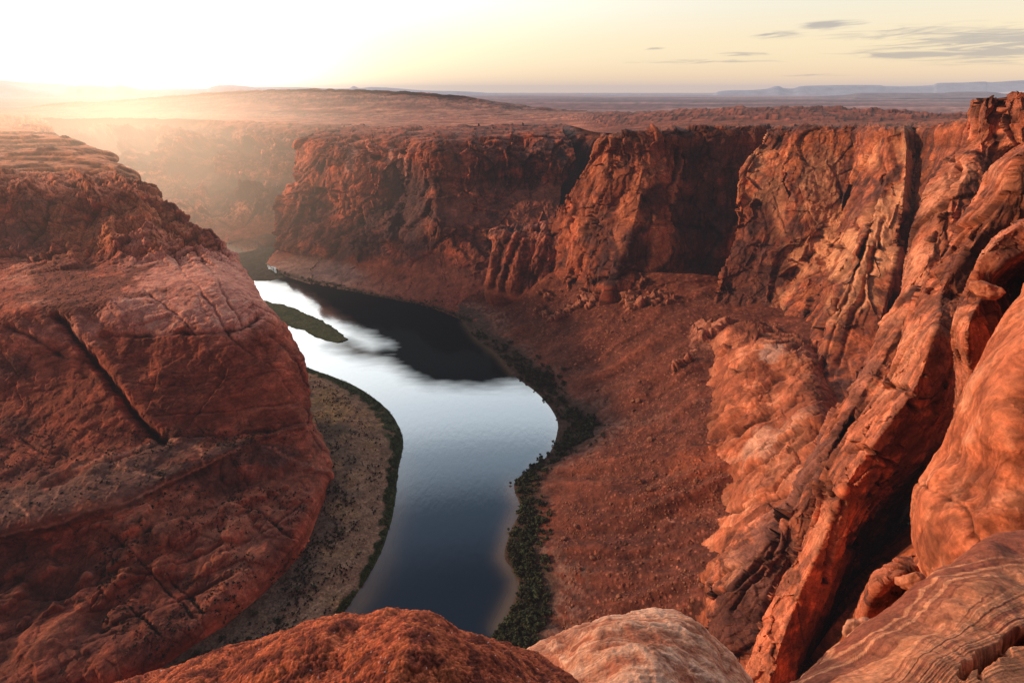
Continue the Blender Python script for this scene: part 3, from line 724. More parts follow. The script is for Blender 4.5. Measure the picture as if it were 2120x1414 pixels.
OR = C3(0.50, 0.155, 0.072)
rowsB = [
 [(2045, 205, -345), (2003, 208, -300), (2040, 202, -286), (2074, 200, -285), (2076, 192, -276), (2110, 190, -270), (2220, 180, -270)],
 [(2045, 240, -345), (2004, 240, -300), (2040, 240, -284), (2074, 240, -284), (2078, 235, -272), (2120, 240, -266), (2220, 240, -268)],
 [(2040, 290, -345), (1999, 286, -303), (2030, 290, -290), (2062, 290, -286), (2085, 290, -278), (2130, 300, -270), (2220, 300, -270)],
 [(1990, 340, -335), (1966, 335, -298), (2005, 330, -284), (2040, 335, -280), (2070, 340, -285), (2110, 350, -300), (2180, 350, -310)],
 [(1958, 400, -330), (1930, 390, -290), (1980, 385, -276), (2025, 395, -272), (2060, 400, -285), (2100, 400, -310), (2180, 400, -320)],
 [(1915, 525, -325), (1889, 522, -285), (1930, 515, -270), (1970, 520, -264), (2000, 520, -275), (2050, 520, -300), (2140, 520, -310)],
 [(1880, 645, -320), (1851, 635, -280), (1885, 640, -264), (1920, 645, -258), (1950, 650, -268), (2010, 650, -290), (2090, 650, -300)],
 [(1815, 780, -315), (1786, 770, -275), (1812, 775, -260), (1838, 790, -255), (1860, 790, -265), (1920, 790, -285), (2000, 790, -295)],
 [(1730, 915, -310), (1700, 905, -272), (1725, 915, -257), (1750, 930, -254), (1780, 930, -262), (1830, 930, -280), (1900, 930, -290)],
 [(1665, 1040, -300), (1634, 1035, -270), (1665, 1050, -252), (1695, 1065, -250), (1725, 1065, -256), (1780, 1060, -275), (1850, 1060, -285)],
 [(1580, 1110, -300), (1545, 1095, -280), (1580, 1140, -256), (1630, 1160, -248), (1670, 1170, -252), (1720, 1180, -270), (1800, 1180, -280)],
 [(1500, 1215, -290), (1464, 1215, -276), (1510, 1250, -248), (1570, 1280, -238), (1610, 1290, -240), (1660, 1300, -255), (1740, 1300, -270)],
 [(1500, 1330, -265), (1470, 1310, -258), (1520, 1390, -232), (1570, 1420, -225), (1620, 1430, -228), (1670, 1430, -240), (1740, 1430, -255)],
 [(1480, 1480, -255), (1450, 1470, -250), (1490, 1560, -235), (1530, 1600, -230), (1570, 1600, -230), (1620, 1600, -235), (1680, 1600, -245)],
]
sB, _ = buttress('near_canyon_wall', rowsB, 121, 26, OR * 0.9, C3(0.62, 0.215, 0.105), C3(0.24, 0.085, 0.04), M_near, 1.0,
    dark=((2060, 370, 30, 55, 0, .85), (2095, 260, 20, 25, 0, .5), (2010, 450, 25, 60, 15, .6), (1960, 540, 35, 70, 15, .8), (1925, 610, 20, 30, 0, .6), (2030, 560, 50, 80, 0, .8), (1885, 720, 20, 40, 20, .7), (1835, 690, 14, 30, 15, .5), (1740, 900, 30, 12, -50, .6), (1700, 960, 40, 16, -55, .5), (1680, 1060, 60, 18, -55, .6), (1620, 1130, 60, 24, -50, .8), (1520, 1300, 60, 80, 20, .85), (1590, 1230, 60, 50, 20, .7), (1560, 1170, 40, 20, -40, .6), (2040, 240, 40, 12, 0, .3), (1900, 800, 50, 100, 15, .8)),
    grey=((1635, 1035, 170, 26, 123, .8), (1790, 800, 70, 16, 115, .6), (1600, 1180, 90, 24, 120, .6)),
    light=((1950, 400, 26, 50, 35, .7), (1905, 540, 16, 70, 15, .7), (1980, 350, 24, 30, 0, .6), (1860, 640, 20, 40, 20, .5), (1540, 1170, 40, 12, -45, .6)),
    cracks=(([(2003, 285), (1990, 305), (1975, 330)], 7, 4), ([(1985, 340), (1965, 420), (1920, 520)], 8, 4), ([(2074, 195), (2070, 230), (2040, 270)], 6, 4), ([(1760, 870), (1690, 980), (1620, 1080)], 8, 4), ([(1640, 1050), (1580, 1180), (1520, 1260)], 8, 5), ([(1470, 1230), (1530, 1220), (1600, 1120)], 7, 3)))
rowsC = [
 [(2150, 290, -200), (2128, 290, -170), (2170, 290, -160), (2230, 300, -160), (2300, 300, -180), (2350, 300, -190)],
 [(2080, 345, -200), (2058, 345, -171), (2110, 340, -160), (2180, 350, -158), (2280, 350, -180), (2350, 350, -190)],
 [(2062, 400, -200), (2036, 400, -172), (2090, 400, -161), (2160, 410, -158), (2260, 410, -180), (2350, 410, -190)],
 [(2005, 500, -200), (1978, 500, -172), (2020, 500, -164), (2070, 505, -164), (2130, 510, -172), (2300, 510, -190)],
 [(1930, 600, -200), (1902, 598, -172), (1950, 605, -163), (2000, 610, -163), (2060, 610, -172), (2200, 610, -190)],
 [(1900, 680, -200), (1880, 668, -172), (1945, 655, -154), (2000, 650, -154), (2050, 660, -168), (2200, 660, -190)],
 [(1890, 725, -200), (1862, 722, -172), (1930, 700, -148), (1990, 710, -150), (2050, 730, -170), (2150, 730, -190)],
 [(1865, 790, -200), (1836, 788, -174), (1900, 790, -148), (1960, 810, -150), (2010, 830, -168), (2080, 840, -190)],
 [(1795, 885, -205), (1768, 882, -176), (1830, 890, -152), (1900, 910, -156), (1945, 930, -175), (2020, 930, -200)],
 [(1730, 990, -210), (1703, 985, -180), (1755, 1000, -160), (1800, 1030, -162), (1830, 1040, -190), (1900, 1040, -215)],
 [(1692, 1090, -212), (1667, 1090, -184), (1710, 1105, -168), (1750, 1125, -170), (1785, 1130, -200), (1880, 1130, -225)],
 [(1622, 1240, -215), (1597, 1240, -188), (1645, 1255, -174), (1690, 1270, -178), (1730, 1280, -205), (1840, 1280, -225)],
 [(1562, 1385, -215), (1537, 1400, -190), (1590, 1420, -177), (1640, 1430, -182), (1690, 1430, -205), (1800, 1430, -220)],
 [(1530, 1600, -210), (1500, 1610, -188), (1550, 1620, -176), (1600, 1630, -180), (1650, 1630, -195), (1750, 1630, -205)],
 [(1490, 1950, -205), (1460, 1960, -185), (1500, 1970, -175), (1540, 1980, -178), (1580, 1980, -185), (1660, 1980, -190)],
]
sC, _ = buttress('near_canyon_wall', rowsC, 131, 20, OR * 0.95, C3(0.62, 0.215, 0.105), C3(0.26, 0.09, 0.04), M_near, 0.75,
    dark=((1980, 560, 50, 50, 20, .8), (2040, 560, 60, 60, 0, .9), (2090, 430, 50, 16, -20, .5), (2050, 660, 60, 60, 0, .9), (1930, 860, 60, 30, 0, .5), (1960, 790, 40, 40, 0, .3), (1850, 1050, 50, 130, 15, .93), (1800, 1180, 50, 110, 20, .93), (1740, 1290, 60, 80, 20, .9), (1900, 940, 60, 60, 0, .85), (1680, 1330, 50, 60, 20, .7), (1720, 1000, 14, 60, 30, .4), (1900, 740, 50, 20, -30, .25)),  # varnish patches, and the narrow cleft's shade painted in
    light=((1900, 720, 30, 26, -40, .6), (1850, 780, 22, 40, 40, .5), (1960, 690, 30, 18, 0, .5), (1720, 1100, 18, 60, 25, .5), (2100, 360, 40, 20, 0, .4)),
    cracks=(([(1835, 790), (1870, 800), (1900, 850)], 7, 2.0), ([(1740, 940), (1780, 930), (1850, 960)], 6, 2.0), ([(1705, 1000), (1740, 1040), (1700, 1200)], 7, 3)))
# arched ledge with a dark overhang
rowsD = [
 [(2160, 430, -128), (2130, 456, -112), (2180, 480, -110), (2240, 500, -116), (2320, 520, -128)],
 [(2090, 470, -130), (2066, 497, -112), (2120, 520, -110), (2180, 540, -122), (2260, 560, -135)],
 [(2060, 500, -130), (2036, 528, -112), (2075, 545, -110), (2120, 560, -124), (2200, 580, -138)],
 [(2030, 550, -130), (2012, 585, -112), (2040, 588, -112), (2090, 590, -128), (2160, 600, -142)],
 [(2010, 610, -128), (1996, 618, -113), (2030, 622, -110), (2080, 625, -122), (2150, 630, -140)],
 [(1990, 650, -126), (1975, 652, -113), (2010, 660, -107), (2060, 670, -112), (2130, 670, -125)],
 [(1990, 700, -126), (1970, 700, -114), (2000, 715, -106), (2050, 720, -110), (2120, 720, -120)],
 [(2000, 760, -126), (1985, 765, -116), (2010, 780, -110), (2050, 780, -112), (2100, 780, -120)],
 [(1990, 900, -128), (1980, 905, -120), (2005, 910, -114), (2040, 910, -116), (2090, 910, -122)],
]
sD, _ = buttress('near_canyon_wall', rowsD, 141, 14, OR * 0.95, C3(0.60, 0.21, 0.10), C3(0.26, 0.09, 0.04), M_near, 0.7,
    dark=((2090, 590, 70, 40, -20, .9), (2080, 660, 60, 40, -20, .85), (2120, 540, 40, 40, 0, .5)), light=((2040, 520, 20, 30, 30, .6), (1985, 660, 20, 20, 0, .5)))  # shade under the overhang painted dark on the rock
# thin curved fin in the cleft
rowsW = [
 [(1900, 1150, -66), (1888, 1152, -62), (1896, 1175, -60), (1910, 1210, -62), (1930, 1250, -66)],
 [(1850, 1178, -66), (1842, 1172, -61), (1850, 1195, -59), (1870, 1240, -61), (1890, 1280, -66)],
 [(1822, 1195, -66), (1810, 1192, -61), (1822, 1210, -59), (1840, 1260, -61), (1860, 1300, -66)],
 [(1800, 1230, -66), (1790, 1228, -62), (1802, 1240, -60), (1820, 1280, -62), (1840, 1320, -66)],
 [(1785, 1290, -68), (1770, 1290, -64), (1786, 1300, -62), (1800, 1330, -64), (1820, 1350, -68)],
 [(1770, 1360, -70), (1755, 1360, -66), (1772, 1370, -64), (1790, 1380, -66), (1810, 1390, -70)],
 [(1740, 1520, -70), (1725, 1520, -67), (1742, 1530, -66), (1760, 1540, -67), (1780, 1550, -70)],
]
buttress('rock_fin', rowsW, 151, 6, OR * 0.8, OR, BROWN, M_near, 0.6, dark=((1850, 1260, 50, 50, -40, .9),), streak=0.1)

# ---- peninsula inside the bend
H = lambda u, v, z: (u, v, z)
rows = [
 [(-260, 1640, 3), (65, 1512, 3), (255, 1427, 3), (385, 1352, 3), (505, 1262, 3), (612, 1165, 3), (655, 1080, 3), (678, 990, 3), (668, 925, 3), (645, 885, 3), (600, 870, 3)],
 [(-260, 1590, 14), (60, 1470, 14), (250, 1392, 14), (380, 1318, 14), (500, 1228, 14), (606, 1130, 14), (652, 1055, 14), (679, 968, 13), (664, 905, 14), (640, 870, 16), (595, 850, 16)],
 [(-260, 1430, 24), (0, 1310, 24), (170, 1240, 24), (320, 1175, 26), (450, 1095, 28), (560, 1020, 28), (625, 960, 28), (662, 925, 24), (655, 893, 24), (632, 860, 26), (585, 830, 26)],
 [(-260, 1190, 38), (0, 1140, 38), (130, 1105, 38), (260, 1065, 39), (380, 1000, 40), (480, 950, 40), (570, 915, 40), (640, 896, 36), (650, 885, 32), (625, 850, 32), (580, 810, 32)],
 [(-260, 1150, 47), (0, 1108, 47), (130, 1072, 47), (260, 1030, 48), (380, 972, 48), (480, 930, 46), (565, 900, 45), (632, 887, 40), (648, 878, 36), (622, 840, 36), (575, 800, 36)],
 [(-260, 960, 50), (0, 945, 50), (130, 932, 50), (270, 920, 50), (380, 908, 49), (480, 896, 48), (565, 886, 46), (630, 876, 42), (646, 868, 40), (620, 830, 40), (575, 780, 40)],
 [(-260, 860, 64), (0, 850, 64), (130, 858, 62), (270, 855, 64), (380, 850, 63), (480, 842, 61), (565, 835, 58), (625, 825, 54), (642, 815, 52), (615, 800, 50), (570, 760, 50)],
 [(-260, 770, 86), (0, 770, 86), (120, 760, 87), (260, 750, 90), (380, 745, 91), (480, 745, 89), (560, 745, 82), (618, 755, 73), (638, 770, 66), (608, 770, 62), (565, 740, 60)],
 [(-260, 700, 107), (0, 700, 107), (120, 690, 108), (260, 685, 109), (380, 682, 110), (480, 680, 108), (550, 690, 99), (594, 700, 88), (614, 712, 79), (585, 720, 72), (550, 700, 70)],
 [(-260, 655, 120), (0, 650, 121), (110, 645, 122), (250, 632, 125), (350, 617, 127), (450, 610, 127), (515, 625, 118), (550, 642, 108), (572, 660, 97), (545, 690, 80), (515, 670, 78)],
 [(-260, 640, 124), (0, 634, 125), (112, 630, 126), (250, 618, 128), (348, 604, 129), (448, 598, 129), (507, 612, 121), (540, 630, 111), (562, 648, 101), (535, 676, 84), (505, 660, 80)],
 [(-260, 585, 129), (0, 580, 130), (120, 572, 131), (240, 565, 132), (340, 560, 132), (420, 560, 131), (475, 565, 125), (510, 575, 118), (528, 592, 110), (505, 620, 95), (480, 610, 90)],
 [(-260, 525, 137), (0, 518, 138), (120, 516, 138), (240, 522, 137), (320, 525, 136), (385, 522, 135), (430, 520, 132), (458, 518, 128), (478, 528, 122), (460, 550, 108), (440, 550, 100)],
 [(-260, 455, 166), (0, 452, 167), (120, 447, 168), (230, 448, 166), (305, 450, 163), (360, 458, 157), (400, 472, 149), (425, 486, 141), (443, 503, 132), (425, 520, 118), (405, 525, 110)],
 [(-260, 394, 195), (0, 390, 196), (110, 385, 197), (205, 387, 194), (265, 392, 189), (310, 405, 181), (345, 420, 172), (370, 440, 160), (388, 462, 149), (370, 480, 135), (350, 490, 125)],
 [(-260, 380, 197), (0, 376, 198), (108, 372, 199), (200, 376, 196), (255, 382, 191), (298, 396, 183), (330, 410, 175), (355, 428, 164), (374, 448, 154), (355, 465, 140), (335, 475, 130)],
 [(-260, 345, 201), (0, 340, 202), (80, 338, 203), (150, 338, 202), (205, 342, 199), (245, 352, 194), (275, 366, 187), (296, 380, 181), (310, 394, 172), (295, 415, 158), (275, 430, 145)],
 [(-260, 302, 212), (0, 300, 213), (55, 300, 213), (100, 299, 213), (140, 300, 212), (178, 306, 208), (208, 314, 203), (232, 324, 198), (246, 338, 190), (232, 360, 175), (215, 380, 160)],
 [(-260, 272, 221), (0, 270, 222), (25, 270, 222), (50, 270, 222), (72, 270, 221), (92, 272, 220), (105, 276, 217), (114, 282, 213), (120, 294, 206), (110, 310, 190), (100, 330, 175)],
 [(-260, 252, 227), (0, 250, 228), (20, 250, 228), (40, 250, 227), (60, 251, 227), (76, 252, 226), (88, 254, 224), (96, 258, 220), (100, 268, 212), (92, 285, 195), (85, 300, 180)],
 [(-260, 244, -1700), (0, 243, -1700), (18, 243, -1700), (36, 243, -1700), (55, 244, -1700), (72, 245, -1680), (84, 246, -1660), (94, 248, -1640), (98, 255, -1600), (92, 270, -1600), (85, 285, -1600)],
]
assert len(rows) == 21
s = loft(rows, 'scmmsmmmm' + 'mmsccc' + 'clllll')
PEN = s
cliff(s, 161, 1.15, 36, w=s.w['c'] * (1 - 0.65 * sstep(800, 900, s.V))); scree(s, 162, 1.2, 26)
smooth_rock(s, 163, 1.1, 60); ledges(s, 164, 1.2, 90, 4.6, st3=(0.35, 1.1, 0), sk=0.6)
cliff(s, 1601, 0.16, 46, w=s.w['m'], strata=2.2)
s.cav *= (1 - 0.5 * s.w['m']); s.tone = s.tone * (1 - 0.6 * s.w['m'])
low = sstep(900, 1000, s.V)
hum = fbm(s.P * C3(1.2, 0.8, 1), 40, 4, s.sp, 165, 0.45)
s.disp += low * s.w['m'] * (hum * 7 - 3.5 * sstep(0.35, 0.75, fbm(s.P, 26, 3, s.sp, 166, 0.5, ridged=True)))
paint_rock(s, 167, C3(0.26, 0.074, 0.042), C3(0.39, 0.130, 0.075), C3(0.15, 0.045, 0.028), 80, 0.9, 0.12, 0.20)
# slickrock shelf with sky light painted into its colour, scree bowls, dark scrub bench
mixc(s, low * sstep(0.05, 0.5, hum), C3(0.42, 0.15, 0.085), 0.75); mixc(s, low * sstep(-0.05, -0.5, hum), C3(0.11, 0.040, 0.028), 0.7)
bb = noise1((s.P[..., 2] + fbm(s.P, 70, 4, None, 1681, 0.5) * 6) / 2.4, 1682) * 0.6 + noise1((s.P[..., 2] + fbm(s.P, 70, 4, None, 1681, 0.5) * 6) / 0.9, 1683) * 0.4
s.color *= (1 + 0.8 * (bb - 0.5) * sstep(-0.4, 0.3, fbm(s.P, 60, 3, None, 1684)))[..., None]
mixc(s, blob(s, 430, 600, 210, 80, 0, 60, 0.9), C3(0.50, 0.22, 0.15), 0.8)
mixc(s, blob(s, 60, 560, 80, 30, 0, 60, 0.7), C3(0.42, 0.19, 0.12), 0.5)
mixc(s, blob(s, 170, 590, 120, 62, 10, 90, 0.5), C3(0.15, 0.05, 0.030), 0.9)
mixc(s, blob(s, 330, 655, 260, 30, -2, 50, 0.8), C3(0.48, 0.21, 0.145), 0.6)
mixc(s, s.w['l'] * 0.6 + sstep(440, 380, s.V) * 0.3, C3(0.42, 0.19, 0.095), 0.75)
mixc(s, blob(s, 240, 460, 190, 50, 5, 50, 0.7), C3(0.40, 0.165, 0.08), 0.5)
for b in ((100, 460, 50, 50, 0, .5), (200, 430, 40, 20, 0, .4), (30, 470, 60, 40, 0, .6), (20, 760, 60, 40, 0, .5), (40, 870, 60, 30, 10, .5)):
    mixc(s, blob(s, *b[:5], k=50, soft=1), VARN * 1.4, b[5])
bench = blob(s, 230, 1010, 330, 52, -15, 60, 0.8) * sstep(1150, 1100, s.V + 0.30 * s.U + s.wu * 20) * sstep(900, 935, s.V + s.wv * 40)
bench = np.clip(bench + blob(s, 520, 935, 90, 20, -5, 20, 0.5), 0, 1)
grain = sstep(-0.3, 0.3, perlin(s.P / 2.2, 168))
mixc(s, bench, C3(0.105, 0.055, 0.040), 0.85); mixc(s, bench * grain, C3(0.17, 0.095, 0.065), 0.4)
for b in ((640, 880, 30, 60, 0), (520, 1050, 120, 60, -30), (480, 1180, 120, 40, -35), (330, 1060, 90, 40, -20), (150, 1190, 80, 40, -10)):
    mixc(s, blob(s, *b, k=80, soft=1.2), C3(0.42, 0.165, 0.10), 0.55)
for b in ((0, 1200, 220, 60, -10, .5), (60, 1330, 260, 80, -20, .35), (330, 1130, 200, 20, -20, .5)):
    mixc(s, blob(s, *b[:5], k=80, soft=1.2), C3(0.11, 0.04, 0.026), b[5])
for pts in ([(0, 1115), (130, 1082), (250, 1043), (350, 1000), (430, 962), (500, 930)], [(430, 962), (415, 925), (340, 915), (240, 945), (150, 965)], [(80, 1080), (110, 1040), (120, 1000)], [(240, 950), (250, 970), (340, 985), (345, 1000)], [(60, 1080), (40, 1055), (20, 1040)], [(560, 925), (620, 950), (670, 975)]):
    mixc(s, line(s, pts, 4.5, 10), C3(0.42, 0.20, 0.13), 0.8)
# great diagonal crack and other joints
main = [(118, 648), (150, 690), (190, 740), (225, 800), (280, 860), (345, 916)]
m = line(s, main, 15, 12); s.disp -= m * 6.5; s.cav += line(s, main, 9, 12) * 1.1
s.disp += line(s, [(x + 26, y - 8) for x, y in main], 30, 8) * 3
crack(s, [(0, 668), (60, 690), (130, 735), (190, 740)], 8, 3, 0.5)
crack(s, [(190, 700), (300, 690), (400, 688), (500, 678), (545, 650)], 9, 4, 0.6)
for pts in ([(350, 520), (400, 590), (440, 640), (470, 690)], [(420, 540), (470, 620), (500, 668)], [(300, 600), (370, 650), (400, 690)],
            [(260, 800), (400, 790), (560, 775)], [(330, 860), (480, 850), (620, 830)], [(470, 690), (560, 760), (640, 850)], [(560, 700), (620, 760), (640, 800)],
            [(330, 915), (480, 900), (560, 890), (640, 872)], [(40, 900), (100, 940), (200, 930)]):
    crack(s, pts, 4.2, 1.2, 0.38, 7)
for pts in ([(0, 1118), (120, 1090), (250, 1052), (350, 1008), (440, 966)],):
    m = line(s, pts, 12, 8); s.cav += m * 0.5
for pts in ([(470, 1010), (540, 1060), (610, 1110)], [(250, 1235), (330, 1310)], [(310, 1180), (400, 1270)], [(340, 1180), (420, 1260)], [(230, 1110), (300, 1170), (330, 1200)], [(0, 1240), (120, 1220), (300, 1180), (460, 1120)], [(240, 1130), (330, 1090), (430, 1040)], [(460, 1140), (560, 1090), (640, 1020)], [(200, 1300), (340, 1240), (480, 1180)]):
    crack(s, pts, 4.5, 1.4, 0.42)
for i in range(0):
    u0 = 120 + i * 36
    crack(s, [(u0, 395), (u0 + 20, 440), (u0 + random.uniform(20, 70), 490), (u0 + random.uniform(20, 90), 520)], 5, 2.2, 0.45)
s.color *= (1.22 - 0.14 * sstep(1000, 1400, s.V) + 0.55 * sstep(860, 660, s.V))[..., None]  # upper slopes brightened in the colour, standing in for soft light
zz = s.P[..., 2] + fbm(s.P, 60, 4, None, 1661, 0.5) * 5
hn = s.N * C3(1, 1, 0.0)
steep = np.clip(1.15 - np.abs(s.N[..., 2]), 0, 1)
for hh, a in ((9.0, 3.2), (4.0, 1.3), (1.7, 0.5)):
    n_ = noise1(zz / hh, 1662 + int(hh)); fd = np.clip(hh / (2.2 * s.sp) - 0.4, 0, 1)
    wl = (s.w['l'] * 1.0 + s.w['c'] * 0.5 + s.w['m'] * 0.5)
    s.disp += wl * steep * (n_ - 0.5) * a * fd
    s.cav += wl * sstep(0.35, 0.0, n_) * 0.22 * fd * sstep(-0.3, 0.4, fbm(s.P, 40, 3, None, 1664))
ribs(s, 1665, 0.6, (40, 17, 7), 30, w=(s.w['c'] + 0.25 * s.w['l'] * steep) * (1 - 0.7 * sstep(800, 900, s.V)))
xb = fbm(s.P * C3(0.6, 0.6, 2.5) + (fbm(s.P, 50, 3, None, 1671) * 22)[..., None] * C3(0.3, 0.3, 1), 9, 4, None, 1672, 0.6)
s.disp += s.w['m'] * xb * 0.35; s.color *= (1 + 0.30 * xb * s.w['m'])[..., None]
finish(s, 169)
PEN_s = s
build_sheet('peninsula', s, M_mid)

# ---- beach at the peninsula's foot
rows = [
 [(150, 1500, 4), (300, 1400, 4), (440, 1310, 4), (560, 1215, 4), (620, 1130, 4), (640, 1040, 4), (650, 960, 4), (640, 890, 4), (620, 850, 4), (590, 800, 4), (560, 770, 4), (500, 730, 4)],
 [(230, 1530, 3.4), (385, 1420, 3.4), (520, 1320, 3.4), (610, 1230, 3.4), (670, 1140, 3.4), (700, 1060, 3.6), (715, 980, 3.6), (705, 910, 3.4), (680, 860, 3.2), (650, 815, 3), (590, 780, 3), (520, 735, 3)],
 [(330, 1560, 2.0), (480, 1470, 2.0), (625, 1330, 2.0), (700, 1235, 2.0), (745, 1140, 2), (775, 1060, 2), (790, 980, 2), (785, 920, 2), (760, 870, 2), (700, 810, 2), (630, 775, 2), (540, 735, 2)],
 [(400, 1590, 0.35), (550, 1470, 0.35), (672, 1312, 0.35), (744, 1212, 0.35), (785, 1140, .35), (812, 1050, .35), (820, 975, .35), (830, 915, .35), (808, 862, .35), (740, 805, .35), (640, 764, .35), (550, 728, .35)],
 [(415, 1595, -1e9), (565, 1478, 0), (688, 1322, 0), (760, 1220, 0), (803, 1145, 0), (832, 1050, 0), (842, 975, 0), (850, 912, 0), (828, 855, 0), (755, 795, 0), (650, 756, 0), (560, 720, 0)],
]
rows[4] = [(u, v, 0.0) if w > -1 else (u, v, 0.0) for u, v, w in rows[4]]
s = loft(rows, 'sssss')
s.dz = -1.6 * sstep(s.pr[3], s.pr[4], s.qr)[:, None] * np.ones((1, len(s.qc)))
s.disp += fbm(s.P, 14, 5, s.sp, 171, 0.6) * 0.9 * sstep(s.pr[4], s.pr[2], s.qr)[:, None]
q = (s.qr / s.pr[3])[:, None] * np.ones((1, len(s.qc)))
s.color[:] = C3(0.27, 0.155, 0.095)
n = fbm(s.P, 30, 5, None, 172, 0.6)
mixc(s, sstep(0.0, 0.6, n), C3(0.30, 0.17, 0.085), 0.8)
mixc(s, blob(s, 690, 860, 40, 50, 30, 30), C3(0.30, 0.19, 0.08), 0.6)
mixc(s, sstep(0.5, 0.2, q + 0.2 * n), C3(0.085, 0.062, 0.045), 0.75)
peb = perlin(s.P / 1.3, 173); s.color *= (1 + 0.5 * peb)[..., None]
nn = fbm(s.P, 9, 3, None, 174) * 0.10
grass = sstep(0.84, 0.93, q + nn) * sstep(1150, 1000, s.V) + sstep(0.90, 0.97, q + nn) * sstep(1000, 1150, s.V)
mixc(s, grass, C3(0.035, 0.055, 0.016), 0.95)
GRASS_M = grass
finish(s, 175, 0.2)
BEACH = s; BEACH.q = q
build_sheet('beach', s, M_scree)

# ---- scree slope on the right bank
rows = [
 [(905, 660, 0), (950, 685, 0), (972, 706, 0), (1018, 742, 0), (1045, 782, 0), (1100, 822, 0), (1132, 858, 0), (1144, 886, 0), (1126, 935, 0), (1088, 962, 0), (1055, 1000, 0), (1066, 1050, 0), (1046, 1100, 0), (1034, 1150, 0), (1062, 1197, 0), (1058, 1230, 0), (1024, 1300, 0), (980, 1420, 0), (960, 1560, 0)],
 [(925, 643, .4), (966, 668, .4), (987, 698, .4), (1032, 735, .4), (1061, 770, .4), (1115, 811, .4), (1148, 850, .4), (1159, 885, .4), (1140, 940, .4), (1100, 970, .4), (1068, 1004, .4), (1080, 1050, .4), (1060, 1100, .4), (1048, 1150, .4), (1076, 1195, .4), (1072, 1230, .4), (1038, 1300, .4), (998, 1420, .4), (975, 1560, .4)],
 [(945, 633, 5), (990, 650, 5), (1020, 680, 5), (1068, 715, 5), (1110, 750, 5), (1155, 790, 5), (1190, 825, 5), (1235, 860, 6), (1215, 910, 6), (1165, 950, 5), (1130, 985, 5), (1130, 1040, 5), (1125, 1100, 5), (1115, 1150, 5), (1135, 1200, 5), (1135, 1250, 5), (1110, 1310, 5), (1080, 1420, 5), (1060, 1560, 5)],
 [(970, 615, 16), (1030, 625, 20), (1090, 650, 24), (1150, 680, 26), (1210, 710, 28), (1260, 740, 32), (1300, 780, 33), (1330, 830, 33), (1330, 880, 32), (1320, 930, 30), (1310, 980, 28), (1290, 1040, 26), (1280, 1100, 24), (1280, 1150, 22), (1290, 1200, 22), (1290, 1260, 22), (1280, 1340, 22), (1260, 1430, 22), (1240, 1580, 22)],
 [(1000, 600, 30), (1065, 600, 42), (1140, 610, 52), (1215, 615, 62), (1300, 635, 66), (1370, 660, 68), (1420, 700, 68), (1450, 750, 64), (1460, 810, 60), (1450, 870, 56), (1440, 930, 52), (1430, 990, 47), (1420, 1050, 43), (1410, 1110, 40), (1400, 1170, 38), (1400, 1230, 36), (1400, 1320, 36), (1400, 1430, 36), (1400, 1580, 36)],
 [(1040, 570, 48), (1110, 575, 62), (1200, 580, 76), (1290, 590, 84), (1400, 592, 90), (1500, 612, 92), (1580, 660, 90), (1620, 720, 90), (1640, 780, 88), (1640, 830, 84), (1620, 880, 78), (1600, 940, 70), (1570, 1010, 62), (1545, 1080, 58), (1520, 1150, 55), (1510, 1220, 54), (1520, 1320, 54), (1540, 1430, 54), (1560, 1580, 54)],
 [(1080, 550, 64), (1160, 555, 80), (1260, 560, 94), (1360, 565, 100), (1480, 575, 104), (1600, 590, 108), (1680, 640, 108), (1720, 710, 108), (1740, 780, 104), (1740, 830, 98), (1720, 880, 92), (1700, 940, 84), (1660, 1020, 78), (1640, 1090, 74), (1600, 1160, 72), (1590, 1230, 70), (1600, 1320, 70), (1620, 1430, 70), (1640, 1580, 70)],
]
s = loft(rows, 'sssssss')
s.dz = -1.8 * sstep(s.pr[1], s.pr[0], s.qr)[:, None] * np.ones((1, len(s.qc)))
up = sstep(s.pr[1], s.pr[3], s.qr)[:, None]
scree(s, 181, 1.0, 24, w=up * np.ones_like(s.disp)); 
# fans and gullies running downhill
gx = (s.qc / s.pc[-1])[None, :] * np.ones_like(s.disp)
g = perlin(np.stack([gx * 46 + 0.6 * fbm(s.P, 60, 3, None, 182), (s.qr / s.pr[-1])[:, None] * 2.0 + 0 * gx, 0 * gx], -1), 183)
g2 = perlin(np.stack([gx * 120 + 0.8 * fbm(s.P, 40, 3, None, 182), (s.qr / s.pr[-1])[:, None] * 3.0 + 0 * gx, 0 * gx], -1), 184)
gx3 = perlin(np.stack([gx * 24 + 0.5 * fbm(s.P, 80, 3, None, 182), (s.qr / s.pr[-1])[:, None] * 1.2 + 0 * gx, 0 * gx], -1), 189)
s.disp += up * (gx3 * 6 + g * 3.2 + g2 * 0.6 + fbm(s.P, 50, 4, s.sp, 185) * 4)
out = np.zeros_like(s.disp)
for b in ((1330, 625, 50, 16, -30), (1290, 610, 30, 14, 10), (1470, 690, 50, 18, -30), (1200, 615, 40, 8, -5), (1395, 760, 20, 8, -30), (1150, 640, 22, 7, 0)):
    out = np.maximum(out, blob(s, *b, k=40, soft=1.0))
f1, f2, cid, til = worley(s.P / 12, 190, True)
s.disp += out * (5 + til * 5 + cid * 3); s.cav += out * sstep(0.1, 0, f2 - f1) * 0.5
s.color[:] = C3(0.130, 0.044, 0.027)
n = fbm(s.P, 60, 5, None, 186, 0.6)
mixc(s, sstep(0, 0.6, n), C3(0.185, 0.062, 0.036), 0.9); mixc(s, sstep(0, -0.6, n), C3(0.11, 0.037, 0.024), 0.9)
mixc(s, sstep(-0.1, -0.6, g + 0.4 * g2), C3(0.11, 0.042, 0.028), 0.65)
mixc(s, sstep(0.05, 0.5, g + 0.4 * g2), C3(0.25, 0.085, 0.050), 0.6)
